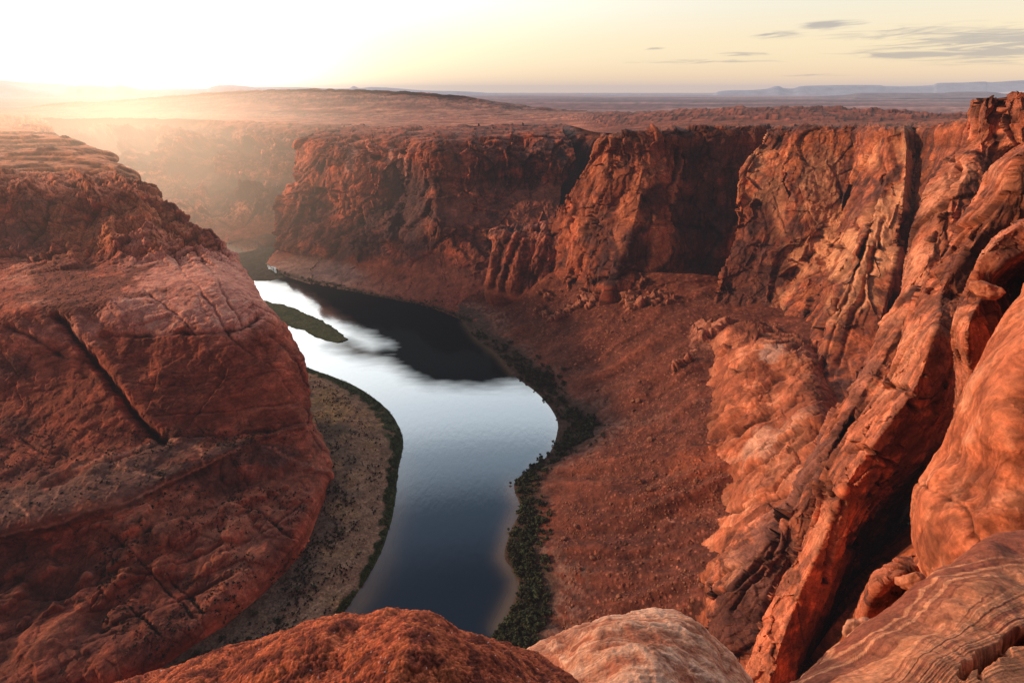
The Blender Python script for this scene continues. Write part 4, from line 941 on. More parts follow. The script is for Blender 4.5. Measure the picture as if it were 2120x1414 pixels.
for b in ((1440, 700, 110, 60, 40, .6), (1280, 800, 180, 30, 30, .4), (1350, 1150, 170, 60, -20, .55), (1300, 1080, 130, 20, -10, .5), (1330, 1050, 150, 10, 5, .5)):
    mixc(s, blob(s, *b[:5], k=60, soft=1.2), C3(0.12, 0.045, 0.030), b[5])
for b in ((1480, 690, 45, 22, -35), (1430, 720, 14, 8, 0), (1385, 1080, 10, 6, 0), (1190, 620, 40, 8, -10)):
    mixc(s, blob(s, *b, k=24, soft=0.6), C3(0.44, 0.20, 0.13), 0.8)
mixc(s, blob(s, 1500, 960, 90, 40, -10, 40, 1), C3(0.40, 0.12, 0.06), 0.6)
mixc(s, out, C3(0.42, 0.18, 0.11), 0.85)
mixc(s, sstep(0.1, 0.55, gx3), C3(0.13, 0.042, 0.026), 0.55)
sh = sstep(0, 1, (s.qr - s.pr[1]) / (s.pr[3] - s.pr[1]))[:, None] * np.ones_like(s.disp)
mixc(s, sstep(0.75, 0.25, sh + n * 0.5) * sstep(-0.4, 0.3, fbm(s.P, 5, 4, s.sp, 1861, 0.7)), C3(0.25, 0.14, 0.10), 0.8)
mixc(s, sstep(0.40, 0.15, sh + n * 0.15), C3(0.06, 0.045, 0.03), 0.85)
spk = worley(s.P / 3.2, 187); mixc(s, (spk[0] < 0.28) * (spk[2] > 0.5) * up, C3(0.42, 0.17, 0.11), 0.6)
mixc(s, (spk[0] < 0.25) * (spk[2] < 0.25) * up, C3(0.07, 0.03, 0.02), 0.6)
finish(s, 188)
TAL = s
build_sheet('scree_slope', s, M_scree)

# ---- the cliff and rim on which the camera stands
def world_sheet(rows, types, step):
    C = np.array(rows, float)
    pr = np.concatenate([[0], np.cumsum(np.linalg.norm(np.diff(C, axis=0), axis=-1).mean(1))])
    pc = np.concatenate([[0], np.cumsum(np.linalg.norm(np.diff(C, axis=1), axis=-1).mean(0))])
    qr = np.linspace(0, pr[-1], int(pr[-1] / step)); qc = np.linspace(0, pc[-1], int(pc[-1] / step))
    A = np.swapaxes(hermite(np.swapaxes(C, 0, 1), pc, qc), 0, 1)
    s = Sheet(); s.P = hermite(A, pr, qr); s.qr, s.qc, s.pr, s.pc = qr, qc, pr, pc
    gy = np.gradient(s.P, axis=0); gx = np.gradient(s.P, axis=1)
    s.N = np.cross(gx, gy); s.N /= np.linalg.norm(s.N, axis=-1, keepdims=True) + 1e-9
    s.flip = s.N[..., 2].mean() < 0
    if s.flip: s.N = -s.N
    s.sp = np.full(s.P.shape[:2], step, np.float32); s.T = np.full(s.P.shape[:2], 120.0)
    s.U, s.V = s.P[..., 0] * 4, s.P[..., 1] * 4
    s.w = {ch: np.interp(qr, pr, [1.0 if t == ch else 0.0 for t in types])[:, None] * np.ones((1, len(qc))) for ch in 'csml'}
    s.color = np.zeros(s.P.shape); s.disp = np.zeros(s.P.shape[:2]); s.cav = np.zeros(s.P.shape[:2])
    return s
rows = [
 [(-700, -500, 298), (-300, -400, 298), (-120, -350, 298), (-40, -320, 298), (0, -300, 298), (60, -300, 298), (120, -280, 299), (200, -260, 300), (300, -200, 300), (380, -100, 300), (460, 0, 300)],
 [(-420, -120, 297), (-200, -60, 297), (-80, -24, 297), (-26, -12, 297), (0, -6, 297), (18, -4, 296), (34, -2, 294), (60, 10, 293), (95, 30, 294), (140, 60, 296), (220, 90, 297)],
 [(-400, -90, 292), (-180, -40, 294), (-70, -12, 293), (-20, -3, 291), (0, 2, 288), (10, 3.5, 287), (24, 8, 284), (36, 22, 280), (57, 48, 284), (92, 83, 286), (140, 118, 290)],
 [(-380, -60, 210), (-170, -15, 210), (-60, 8, 210), (-20, 14, 210), (0, 16, 210), (12, 18, 210), (32, 28, 210), (50, 44, 210), (72, 64, 210), (108, 98, 210), (155, 132, 210)],
 [(-360, -30, 130), (-160, 12, 130), (-60, 32, 130), (-20, 38, 130), (0, 40, 130), (15, 44, 130), (38, 56, 130), (60, 76, 130), (88, 100, 130), (125, 145, 130), (160, 175, 130)],
 [(-340, 0, 70), (-160, 45, 70), (-60, 65, 70), (-20, 70, 70), (5, 74, 70), (25, 80, 70), (48, 95, 70), (74, 115, 70), (100, 140, 70), (130, 172, 70), (160, 208, 70)],
 [(-330, 60, 15), (-160, 90, 15), (-60, 108, 15), (-20, 112, 15), (10, 118, 15), (40, 125, 15), (65, 140, 15), (85, 160, 15), (100, 185, 15), (110, 215, 15), (120, 240, 15)],
 [(-320, 110, -4), (-160, 130, -4), (-60, 140, -4), (-20, 142, -4), (10, 145, -4), (45, 150, -4), (70, 165, -4), (80, 190, -4), (85, 215, -4), (90, 230, -4), (95, 250, -4)],
]
s = world_sheet(rows, 'llcccssm', 1.6)
far_ = sstep(3, 14, np.hypot(s.P[..., 0], s.P[..., 1]))
cliff(s, 401, 0.5, 22); scree(s, 402, 0.8, 20); ledges(s, 403, 0.25, 30, 1.5, w=s.w['l'] * far_)
paint_rock(s, 404, C3(0.38, 0.125, 0.065), C3(0.54, 0.20, 0.10), BROWN, 30, 0.9, 0.35, 0.25)
mixc(s, s.w['s'], SCREE); finish(s, 405)
s.disp = s.disp * np.clip((s.P[..., 2] < 284) + far_ * 0.5, 0, 1)
build_sheet('canyon_rim', s, M_near)

# ---- land under everything: river bed
me = bpy.data.meshes.new('river_bed')
me.from_pydata([(-9000, -3000, -6), (9000, -3000, -6), (9000, 9000, -6), (-9000, 9000, -6)], [], [(0, 1, 2, 3)])
o = bpy.data.objects.new('river_bed', me); col.objects.link(o); o['kind'] = 'structure'
me.materials.append(simple_mat('river_bed_mud', (0.05, 0.03, 0.02), (0.09, 0.05, 0.03), 0.05))

# ---- water
rs_ = loft([[(-100, 440, 0), (300, 450, 0), (900, 450, 0), (1300, 460, 0)], [(-100, 560, 0), (400, 560, 0), (1000, 560, 0), (1400, 560, 0)],
            [(-200, 800, 0), (400, 800, 0), (1000, 800, 0), (1500, 800, 0)], [(-300, 1100, 0), (400, 1100, 0), (1000, 1100, 0), (1500, 1100, 0)],
            [(-400, 1700, 0), (400, 1700, 0), (1000, 1700, 0), (1600, 1700, 0)]], ds=3.0)
rs_.N[:] = (0, 0, 1)
rs_.P[..., 2] = 0
inside = lambda poly, U, V: sum((((y0 > V) != (y1 > V)) & (U < (x1 - x0) * (V - y0) / (y1 - y0 + 1e-9) + x0)).astype(int) for (x0, y0), (x1, y1) in zip(poly, poly[1:] + poly[:1])) % 2
polyd = [(560, 560), (640, 600), (700, 640), (760, 690), (700, 700), (640, 690), (700, 730), (800, 745), (850, 780), (900, 800), (980, 806), (1075, 796), (1300, 800), (1300, 500), (600, 500)]
fq = fbm(rs_.P * C3(0.5, 1.3, 1), 60, 6, None, 301, 0.6); fq2 = fbm(rs_.P * C3(0.5, 1.3, 1), 60, 6, None, 302, 0.6)
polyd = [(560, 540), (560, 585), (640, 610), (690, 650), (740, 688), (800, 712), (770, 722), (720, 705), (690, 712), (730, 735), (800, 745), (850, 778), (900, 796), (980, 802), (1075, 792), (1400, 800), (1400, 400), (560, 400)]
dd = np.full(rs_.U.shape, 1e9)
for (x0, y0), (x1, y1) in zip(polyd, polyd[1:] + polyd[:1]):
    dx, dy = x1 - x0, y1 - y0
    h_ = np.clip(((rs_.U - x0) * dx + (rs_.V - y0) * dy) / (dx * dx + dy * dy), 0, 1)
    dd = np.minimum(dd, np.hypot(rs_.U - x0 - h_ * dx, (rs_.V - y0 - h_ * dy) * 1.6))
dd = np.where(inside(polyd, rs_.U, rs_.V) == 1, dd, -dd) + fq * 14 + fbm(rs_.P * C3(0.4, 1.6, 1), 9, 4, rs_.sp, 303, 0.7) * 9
msk = sstep(-45, 50, dd)  # dark cliff reflection painted in: the mask cuts the water's gloss
def dline(pts, wd):
    best = np.full(rs_.U.shape, 1e9)
    for (x0, y0), (x1, y1) in zip(pts[:-1], pts[1:]):
        dx, dy = x1 - x0, y1 - y0
        h_ = np.clip(((rs_.U - x0) * dx + (rs_.V - y0) * dy) / (dx * dx + dy * dy + 1e-9), 0, 1)
        best = np.minimum(best, np.hypot(rs_.U - x0 - h_ * dx, rs_.V - y0 - h_ * dy))
    return np.exp(-(best / wd) ** 2)
shal = np.maximum(dline([(1105, 800), (1148, 850), (1159, 885), (1140, 940), (1100, 970)], 13), dline([(1066, 1005), (1080, 1050), (1060, 1100), (1048, 1150), (1076, 1195), (1072, 1230), (1038, 1300)], 24))
shal = np.maximum(shal, dline([(672, 1312), (744, 1212), (785, 1140), (812, 1050), (825, 975)], 34) * 0.8)
shal = np.maximum(shal, dline([(965, 668), (987, 698), (1032, 735), (1061, 770)], 10) * 0.6)
shal = np.maximum(shal, dline([(700, 712), (760, 735), (830, 770)], 12) * 0.25)
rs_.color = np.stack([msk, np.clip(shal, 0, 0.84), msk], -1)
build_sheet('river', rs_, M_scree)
o = bpy.data.objects['river']; me = o.data; me.materials.clear()
m = bpy.data.materials.new('river_water'); m.use_nodes = True
nt = m.node_tree; nt.nodes.clear(); L = nt.links.new
out = nd(nt, 'ShaderNodeOutputMaterial'); mix = nd(nt, 'ShaderNodeMixShader')
df = nd(nt, 'ShaderNodeBsdfDiffuse'); df.inputs[0].default_value = (0.006, 0.012, 0.016, 1)
gl = nd(nt, 'ShaderNodeBsdfGlossy'); gl.inputs['Color'].default_value = (0.92, 0.96, 1.0, 1); gl.inputs['Roughness'].default_value = 0.06
geo = nd(nt, 'ShaderNodeNewGeometry')
mp = nd(nt, 'ShaderNodeMapping'); mp.inputs['Scale'].default_value = (0.22, 0.10, 1); L(geo.outputs['Position'], mp.inputs[0])
n1 = nd(nt, 'ShaderNodeTexNoise', Scale=1.0, Detail=6.0, Roughness=0.6); L(mp.outputs[0], n1.inputs['Vector'])
bp = nd(nt, 'ShaderNodeBump', Strength=0.10, Distance=0.5); L(n1.outputs[0], bp.inputs['Height'])
fr = nd(nt, 'ShaderNodeFresnel', IOR=1.45); L(bp.outputs[0], fr.inputs['Normal'])
mr = nd(nt, 'ShaderNodeMapRange'); mr.inputs[1].default_value = 0.03; mr.inputs[2].default_value = 0.30; mr.inputs[3].default_value = 0.16; mr.inputs[4].default_value = 0.8
L(fr.outputs[0], mr.inputs[0])
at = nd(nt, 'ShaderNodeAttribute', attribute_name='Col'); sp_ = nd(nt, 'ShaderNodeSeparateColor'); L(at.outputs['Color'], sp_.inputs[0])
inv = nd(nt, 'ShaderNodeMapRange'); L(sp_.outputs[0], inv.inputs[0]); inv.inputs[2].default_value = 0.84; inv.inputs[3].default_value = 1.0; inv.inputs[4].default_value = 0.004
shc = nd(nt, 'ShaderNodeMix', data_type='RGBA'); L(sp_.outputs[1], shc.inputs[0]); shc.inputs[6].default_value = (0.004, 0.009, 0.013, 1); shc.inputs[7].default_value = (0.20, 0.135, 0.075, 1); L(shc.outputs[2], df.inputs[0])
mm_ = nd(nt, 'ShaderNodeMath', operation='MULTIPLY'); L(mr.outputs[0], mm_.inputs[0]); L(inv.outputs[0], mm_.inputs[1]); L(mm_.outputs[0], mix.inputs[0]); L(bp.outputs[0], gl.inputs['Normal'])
L(df.outputs[0], mix.inputs[1]); L(gl.outputs[0], mix.inputs[2]); L(mix.outputs[0], out.inputs[0])
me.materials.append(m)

# ---- low green bars in the river
def bar(name, poly, z, seed, c1, c2, kind='structure'):
    pts = np.array([world(u, v, 0)[:2] for u, v in poly])
    # fine radial sheet with a ragged edge
    nA, nR = 260, 26
    d = np.concatenate([[0], np.cumsum(np.linalg.norm(np.diff(np.vstack([pts, pts[:1]]), axis=0), axis=1))])
    q = np.linspace(0, d[-1], nA, endpoint=False)
    X = np.interp(q, d, np.append(pts[:, 0], pts[0, 0])); Y = np.interp(q, d, np.append(pts[:, 1], pts[0, 1]))
    c = pts.mean(0)
    med = np.array([np.interp(np.linspace(0, 1, 9), np.linspace(0, 1, len(pts)), pts[:, 0])])
    r = np.linspace(0, 1, nR)[:, None]
    n = len(pts)
    # shrink to the spine rather than the centre for long shapes
    ax = pts[np.argmax(np.linalg.norm(pts - c, axis=1))] - c; ax /= np.linalg.norm(ax)
    sx = (X - c[0]) * ax[0] + (Y - c[1]) * ax[1]
    SX, SY = c[0] + ax[0] * sx * 0.92, c[1] + ax[1] * sx * 0.92
    # spine follows local mid-point of the outline
    order = np.argsort(sx)
    perp = -(X - c[0]) * ax[1] + (Y - c[1]) * ax[0]
    bins = np.linspace(sx.min(), sx.max(), 18); mid = []
    for b in bins:
        k = np.abs(sx - b) < (bins[1] - bins[0]) * 1.2
        mid.append((perp[k].max() + perp[k].min()) / 2 if k.any() else 0)
    pm = np.interp(sx * 0.96, bins, mid)
    SX = c[0] + ax[0] * sx * 0.96 - ax[1] * pm; SY = c[1] + ax[1] * sx * 0.96 + ax[0] * pm
    PX = SX + (X - SX) * r; PY = SY + (Y - SY) * r
    P = np.stack([PX, PY, 0 * PX], -1)
    jag = perlin(P / 5.0, seed) * 2.2 + perlin(P / 14.0, seed + 1) * 3
    dirx, diry = X - SX, Y - SY; ln = np.hypot(dirx, diry) + 1e-6
    P[..., 0] += dirx / ln * jag * r ** 2; P[..., 1] += diry / ln * jag * r ** 2
    P[..., 2] = z * (1 - r ** 4) + 0.5 * (1 - r ** 6) * perlin(P / 3.0, seed + 2) - 0.3 * (r > 0.97)
    P = np.concatenate([P, P[:, :1]], 1)
    s = Sheet(); s.P = P; s.N = np.zeros_like(P); s.disp = np.zeros(P.shape[:2]); s.flip = False
    nz = fbm(P, 14, 4, None, seed + 4, 0.6)
    s.color = np.zeros(P.shape) + c1; mixc(s, sstep(-0.2, 0.4, nz), c2)
    s.color *= (1 + 0.7 * perlin(P / 1.6, seed + 9))[..., None]
    rr = np.concatenate([r * np.ones_like(PX), r * np.ones((nR, 1))], 1)
    mixc(s, sstep(0.72, 0.95, rr), C3(0.03, 0.05, 0.012), 0.8)
    return build_sheet(name, s, M_scree, kind)
bar('sandbar', [(470, 600), (548, 622), (600, 634), (650, 655), (678, 670), (704, 687), (722, 704), (700, 711), (664, 703), (630, 686), (600, 676), (560, 668), (500, 650)], 1.2, 191, C3(0.07, 0.075, 0.03), C3(0.045, 0.06, 0.022))
bar('marsh', [(470, 528), (520, 520), (556, 512), (572, 512), (560, 524), (552, 540), (556, 556), (590, 574), (560, 582), (520, 582), (495, 560)], 0.5, 195, C3(0.035, 0.032, 0.02), C3(0.06, 0.05, 0.032))

# ================================================================== FOREGROUND ROCKS
def fore(name, rows, types, seed, mat, ds=1.5): 
    s = loft(rows, types, ds=ds); return s

# E: big rounded orange rock on the right
rowsE = [
 [(2175, 575, -44), (2126, 588, -38), (2180, 570, -33), (2260, 560, -31), (2400, 560, -31)],
 [(2115, 655, -44), (2086, 645, -37), (2140, 640, -32), (2220, 630, -30), (2400, 630, -30)],
 [(2075, 710, -44), (2050, 702, -37), (2110, 695, -31), (2200, 690, -29), (2400, 690, -29)],
 [(2010, 825, -44), (1985, 828, -36), (2050, 820, -29.5), (2150, 820, -27.5), (2400, 820, -27)],
 [(1975, 905, -43), (1953, 912, -35.5), (2030, 905, -28.5), (2150, 910, -26.5), (2400, 910, -26)],
 [(1925, 1000, -43), (1906, 1003, -35), (1975, 1000, -28.5), (2120, 1010, -26), (2400, 1010, -25)],
 [(1914, 1060, -42), (1893, 1062, -34), (1960, 1060, -28), (2110, 1070, -25.5), (2400, 1070, -25)],
 [(1912, 1130, -41), (1890, 1130, -33), (1950, 1135, -28), (2080, 1140, -25.5), (2400, 1140, -25)],
 [(1940, 1205, -39), (1918, 1205, -32), (1960, 1215, -28), (2060, 1230, -26), (2400, 1230, -25)],
 [(1990, 1290, -36), (1975, 1290, -30), (2000, 1310, -28), (2080, 1330, -26), (2400, 1330, -25)],
]
s = loft(rowsE, 'm' * 10, ds=1.5)
smooth_rock(s, 201, 0.7, 6.5)
s.disp += fbm(s.P, 7.0, 5, s.sp, 202, 0.42) * 0.6
crk = [(1985, 1010), (1975, 1060), (2010, 1110), (2060, 1160), (2090, 1190)]
mm = line(s, crk, 26, 10); s.disp -= mm * 0.35
s.disp -= blob(s, 2010, 990, 60, 60, 30, 20, 1.2) * 0.7
paint_rock(s, 203, C3(0.54, 0.165, 0.070), C3(0.64, 0.25, 0.125), C3(0.38, 0.105, 0.045), 3.2, 1.1, 0.0, 0.0)
sw = fbm(s.P * C3(1, 1, 2.2) + (fbm(s.P, 3, 3, None, 204) * 1.6)[..., None], 0.9, 5, None, 205, 0.6)
s.color *= (1 + 0.36 * sw)[..., None]
for b in ((2010, 1010, 40, 70, -25, .6), (1940, 1140, 30, 40, 0, .55), (1960, 1080, 14, 60, -20, .3), (2110, 1060, 22, 50, 10, .6), (2030, 1120, 14, 60, -35, .35), (2060, 800, 10, 50, 10, .3)):
    mixc(s, blob(s, *b[:5], k=50, soft=1.2), C3(0.14, 0.045, 0.025), b[5])
crack(s, [(1905, 1000), (1960, 1030), (1990, 1090), (2060, 1180)], 6, 0.12, 0.6)
finish(s, 206, 0.15)
oE = build_sheet('rock_mass', s, M_fore, None)

# F: striped slab bottom right
rowsF = [
 [(2330, 1180, -22), (2200, 1150, -20), (2120, 1160, -19), (1990, 1230, -17), (1900, 1290, -15.5), (1820, 1350, -14), (1730, 1420, -13), (1660, 1480, -12), (1560, 1560, -11)],
 [(2330, 1070, -16), (2200, 1082, -14.6), (2120, 1096, -14), (2045, 1117, -13.2), (1978, 1160, -12.4), (1890, 1222, -11.4), (1800, 1288, -10.3), (1700, 1368, -9.2), (1560, 1470, -8.2)],
 [(2330, 1130, -13.8), (2200, 1140, -12.6), (2120, 1150, -12.2), (2060, 1170, -11.6), (2000, 1205, -10.9), (1920, 1262, -10.0), (1830, 1325, -9.1), (1730, 1400, -8.2), (1600, 1500, -7.3)],
 [(2330, 1230, -11.2), (2200, 1245, -10.4), (2120, 1255, -10.0), (2060, 1275, -9.5), (2000, 1300, -9.0), (1930, 1345, -8.3), (1860, 1400, -7.6), (1780, 1460, -7.0), (1660, 1560, -6.3)],
 [(2330, 1380, -9.0), (2200, 1390, -8.4), (2120, 1400, -8.0), (2060, 1410, -7.7), (2000, 1440, -7.3), (1940, 1480, -6.9), (1880, 1520, -6.5), (1800, 1580, -6.0), (1700, 1660, -5.5)],
 [(2330, 1600, -7.2), (2200, 1600, -6.8), (2120, 1600, -6.6), (2060, 1610, -6.4), (2000, 1630, -6.1), (1940, 1660, -5.8), (1880, 1700, -5.5), (1800, 1740, -5.2), (1700, 1800, -4.9)],
]
s = loft(rowsF, 'mmmmmm', ds=1.3)
# striping follows the dip of the beds: distance across the slab
qn = (s.qr / s.pr[-1])[:, None] * np.ones_like(s.disp)
along = (s.qc / s.pc[-1])[None, :] * np.ones_like(s.disp)
wv = fbm(s.P, 3.0, 4, None, 211, 0.5)
wv = fbm(s.P, 7.0, 3, None, 211, 0.35)
bedc = (qn + 0.16 * np.sin(qn * 11 + wv)) * 46 + wv * 1.5 - along * 6.0 + fbm(s.P, 0.35, 3, None, 219) * 0.2
st = noise1(bedc, 212) * 0.6 + noise1(bedc * 2.7, 213) * 0.4
s.disp += (st - 0.5) * 0.02 * sstep(s.pr[0], s.pr[1], s.qr)[:, None] + fbm(s.P, 1.6, 7, s.sp, 214, 0.5) * 0.13
s.color[:] = C3(0.52, 0.19, 0.085)
upper = sstep(0.66, 0.50, qn + 0.05 * wv)
mixc(s, sstep(0.45, 0.85, st), C3(0.64, 0.27, 0.13), 0.8)
brk = sstep(-0.35, 0.25, fbm(s.P * C3(1, 1, 1), 1.6, 4, None, 2191, 0.6))
brk = 0.35 + 0.65 * brk
mixc(s, sstep(0.60, 0.42, st) * brk, C3(0.24, 0.070, 0.040), 0.95)
mixc(s, sstep(0.36, 0.26, qn + 0.03 * wv) * sstep(0.85, 0.6, st), C3(0.25, 0.072, 0.040), 0.85)
grit = perlin(s.P / 0.05, 215) + perlin(s.P / 0.11, 2151)
s.color *= (1 + 0.28 * grit)[..., None]
mixc(s, (1 - upper), C3(0.58, 0.22, 0.095), 0.8)
sw = fbm(s.P, 0.9, 6, None, 216, 0.6); s.color *= (1 + 0.45 * sw * (1 - upper * 0.6))[..., None]
crack(s, [(2130, 1310), (2080, 1330), (2040, 1355), (2000, 1385), (1990, 1400)], 13, 0.45, 0.95)
crack(s, [(2040, 1355), (2030, 1400)], 7, 0.2, 0.6)
for b in ((2080, 1210, 16, 40, 0, .35), (2000, 1380, 30, 14, -20, .4)):
    mixc(s, blob(s, *b[:5], k=40, soft=1.2), C3(0.30, 0.10, 0.05), b[5])
finish(s, 217, 0.15)
oF = build_sheet('rock_slab', s, M_fore, None)

# P: pale rounded slab bottom centre
rowsP = [
 [(1000, 1500, -12), (1100, 1400, -12), (1190, 1340, -12), (1290, 1320, -12), (1390, 1320, -12), (1450, 1360, -12), (1520, 1430, -12), (1600, 1520, -12)],
 [(1040, 1410, -9.4), (1100, 1350, -9.2), (1205, 1290, -9.1), (1290, 1268, -9.2), (1385, 1264, -9.3), (1445, 1288, -9.2), (1505, 1352, -8.9), (1575, 1440, -8.5)],
 [(1030, 1440, -8.7), (1100, 1372, -8.5), (1200, 1315, -8.4), (1285, 1292, -8.4), (1375, 1286, -8.5), (1430, 1308, -8.4), (1480, 1362, -8.2), (1560, 1460, -7.9)],
 [(1010, 1490, -7.7), (1090, 1430, -7.6), (1180, 1380, -7.5), (1270, 1355, -7.5), (1350, 1350, -7.5), (1400, 1372, -7.5), (1450, 1420, -7.4), (1530, 1500, -7.2)],
 [(1000, 1600, -6.6), (1080, 1560, -6.5), (1170, 1520, -6.4), (1250, 1500, -6.4), (1330, 1500, -6.4), (1390, 1510, -6.4), (1440, 1550, -6.3), (1520, 1620, -6.2)],
 [(1000, 1800, -5.6), (1080, 1760, -5.5), (1170, 1740, -5.4), (1250, 1730, -5.4), (1330, 1730, -5.4), (1390, 1740, -5.4), (1440, 1760, -5.4), (1520, 1800, -5.4)],
]
s = loft(rowsP, 'mmmmmm', ds=1.3)
s.disp += fbm(s.P, 1.3, 7, s.sp, 221, 0.52) * 0.14
sw = fbm(s.P * C3(0.5, 1.6, 1.6) + (fbm(s.P, 1.2, 3, None, 223) * 0.5)[..., None], 0.55, 6, None, 222, 0.62)
s.disp += sw * 0.03
s.color[:] = C3(0.56, 0.26, 0.145)
mixc(s, sstep(0.0, 0.5, sw), C3(0.68, 0.39, 0.245), 0.9); mixc(s, sstep(0.0, -0.45, sw), C3(0.38, 0.125, 0.065), 0.85)
mixc(s, blob(s, 1180, 1310, 60, 9, -22, 12, 1.0), C3(0.22, 0.075, 0.045), 0.6)
mixc(s, sstep(0.22, 0.5, fbm(s.P, 0.5, 4, None, 224)), C3(0.24, 0.08, 0.045), 0.6)
mixc(s, blob(s, 1460, 1350, 40, 16, 40, 20, 1.2), C3(0.5, 0.2, 0.10), 0.5)
finish(s, 225, 0.15)
oP = build_sheet('rock_slab', s, M_fore, None)

# R: rough red rock bottom left-centre
rowsR = [
 [(120, 1560, -5.2), (300, 1480, -5.0), (500, 1420, -4.8), (690, 1370, -4.7), (830, 1350, -4.7), (1000, 1370, -4.8), (1120, 1440, -4.9), (1260, 1560, -5.0)],
 [(190, 1425, -3.9), (330, 1376, -3.8), (520, 1332, -3.6), (690, 1294, -3.5), (815, 1275, -3.5), (985, 1296, -3.6), (1110, 1360, -3.7), (1240, 1440, -3.8)],
 [(190, 1445, -3.6), (330, 1396, -3.5), (520, 1350, -3.35), (690, 1312, -3.25), (815, 1296, -3.2), (980, 1316, -3.3), (1095, 1372, -3.4), (1220, 1450, -3.5)],
 [(190, 1520, -3.1), (330, 1470, -3.0), (520, 1420, -2.9), (690, 1385, -2.85), (815, 1370, -2.8), (970, 1385, -2.85), (1080, 1430, -2.95), (1200, 1500, -3.0)],
 [(190, 1700, -2.5), (330, 1660, -2.45), (520, 1620, -2.4), (690, 1600, -2.35), (815, 1590, -2.35), (970, 1600, -2.4), (1080, 1640, -2.4), (1200, 1700, -2.5)],
 [(190, 2000, -2.1), (330, 1960, -2.05), (520, 1920, -2.0), (690, 1900, -2.0), (815, 1890, -2.0), (970, 1900, -2.0), (1080, 1940, -2.0), (1200, 2000, -2.1)],
]
s = loft(rowsR, 'mmmmmm', ds=1.25)
f1, f2, cid = worley(s.P / 0.034 + (fbm(s.P, 0.1, 3, None, 231))[..., None] * 0.8, 232)
k1, k2, cid2 = worley(s.P / 0.014, 233)
g1_, g2_, gc_ = worley(s.P / 0.16 + (fbm(s.P, 0.2, 3, None, 238))[..., None] * 0.7, 239)
s.disp += (0.5 - g1_) * 0.02 * (gc_ > 0.6)
s.disp += fbm(s.P, 0.7, 7, s.sp, 234, 0.5) * 0.085 + (0.5 - f1) * 0.013 + (0.5 - k1) * 0.006
s.color[:] = C3(0.33, 0.075, 0.033)
n = fbm(s.P, 0.12, 5, None, 235, 0.65)
mixc(s, sstep(0, 0.5, n), C3(0.46, 0.12, 0.048), 0.8); mixc(s, sstep(0, -0.4, n), C3(0.12, 0.028, 0.017), 0.95)
s.cav += (f1 - 0.45) * 0.9 + (k1 - 0.45) * 0.5
mixc(s, (cid2 > 0.985) * (k1 < 0.4), C3(0.55, 0.36, 0.30), 0.7)
finish(s, 236, 0.2)
oR = build_sheet('rock', s, M_rough, None)
oE['label'] = 'tall rounded orange sandstone face at the right edge rising behind the striped slab'; oE['category'] = 'rock'
oF['label'] = 'orange sandstone slab with dark red stripes in the bottom right corner'; oF['category'] = 'rock slab'
oP['label'] = 'pale cream and orange rounded slab at the bottom beside the rough red rock'; oP['category'] = 'rock slab'
oR['label'] = 'rough pitted dark red rock in the foreground below the river'; oR['category'] = 'rock'

# ---- loose stones: faceted displaced lumps
def stone_mesh(name, seed, sub=3, sx=1.0, sy=1.0, sz=0.7, mat=M_stone, cuts=7, rough=0.06):
    bm = bmesh.new(); bmesh.ops.create_icosphere(bm, subdivisions=sub, radius=1.0)
    r = random.Random(seed)
    planes = []
    for _ in range(cuts):
        n = Vector((r.gauss(0, 1), r.gauss(0, 1), r.gauss(0, 1))).normalized(); planes.append((n, r.uniform(0.5, 0.85)))
    co = np.array([v.co[:] for v in bm.verts])
    nz = perlin(co * 1.7 + seed, seed) * 0.22 + perlin(co * 5 + seed, seed) * rough
    for v, k in zip(bm.verts, nz):
        p = v.co.copy()
        for n, d in planes:
            e = p.dot(n) - d
            if e > 0: p -= n * e
        p *= 1 + k
        v.co = (p.x * sx, p.y * sy, p.z * sz)
    me = bpy.data.meshes.new(name); bm.to_mesh(me); bm.free()
    me.materials.append(mat)
    return me

def put(name, me, loc, scale, rot, label=None, cat=None, group=None, kind=None):
    o = bpy.data.objects.new(name, me); col.objects.link(o)
    o.location = loc; o.scale = scale if hasattr(scale, '__len__') else (scale,) * 3; o.rotation_euler = rot
    if label: o['label'] = label
    if cat: o['category'] = cat
    if group: o['group'] = group
    if kind: o['kind'] = kind
    return o

def vcol_stone(name, seed, c, mat, **kw):
    me = stone_mesh(name, seed, mat=mat, **kw)
    at = me.color_attributes.new('Col', 'FLOAT_COLOR', 'POINT')
    co = np.array([v.co[:] for v in me.vertices]); n = 1 + 0.5 * perlin(co * 2.5, seed) + 0.3 * perlin(co * 8, seed + 1)
    cc = np.concatenate([np.clip(np.array(c)[None] * n[:, None], 0, 1), np.ones((len(co), 1))], 1)
    at.data.foreach_set('color', cc.reshape(-1).astype(np.float32))
    for p in me.polygons: p.use_smooth = True
    return me

p = uvt_to_xyz(2042., 600., 106.)
put('perched_rock', vcol_stone('perched_rock', 5, (0.50, 0.165, 0.085), M_near, sub=5, sx=1.0, sy=0.8, sz=0.5, cuts=5), p, 3.3, (0.1, 0.28, 0.5),
    'flat orange rock perched on the ledge under the dark overhang at the right edge', 'rock')
p = uvt_to_xyz(1892., 1204., 27.)
put('rock_chunk', vcol_stone('rock_chunk', 8, (0.50, 0.17, 0.09), M_fore, sub=5, sx=0.9, sy=0.8, sz=1.0, cuts=9), p, 0.85, (0.3, 0.2, 0.5),
    'small cracked red chunk of rock wedged below the tall rounded face', 'rock')
p = uvt_to_xyz(1790., 1322., 15.)
put('rock_chunk', vcol_stone('rock_chunk_b', 9, (0.58, 0.24, 0.14), M_fore, sub=5, sx=1.0, sy=0.8, sz=0.7, cuts=5), p, 0.62, (0.2, 0.1, 0.9),
    'pinkish rounded lump of rock at the edge of the striped slab', 'rock')

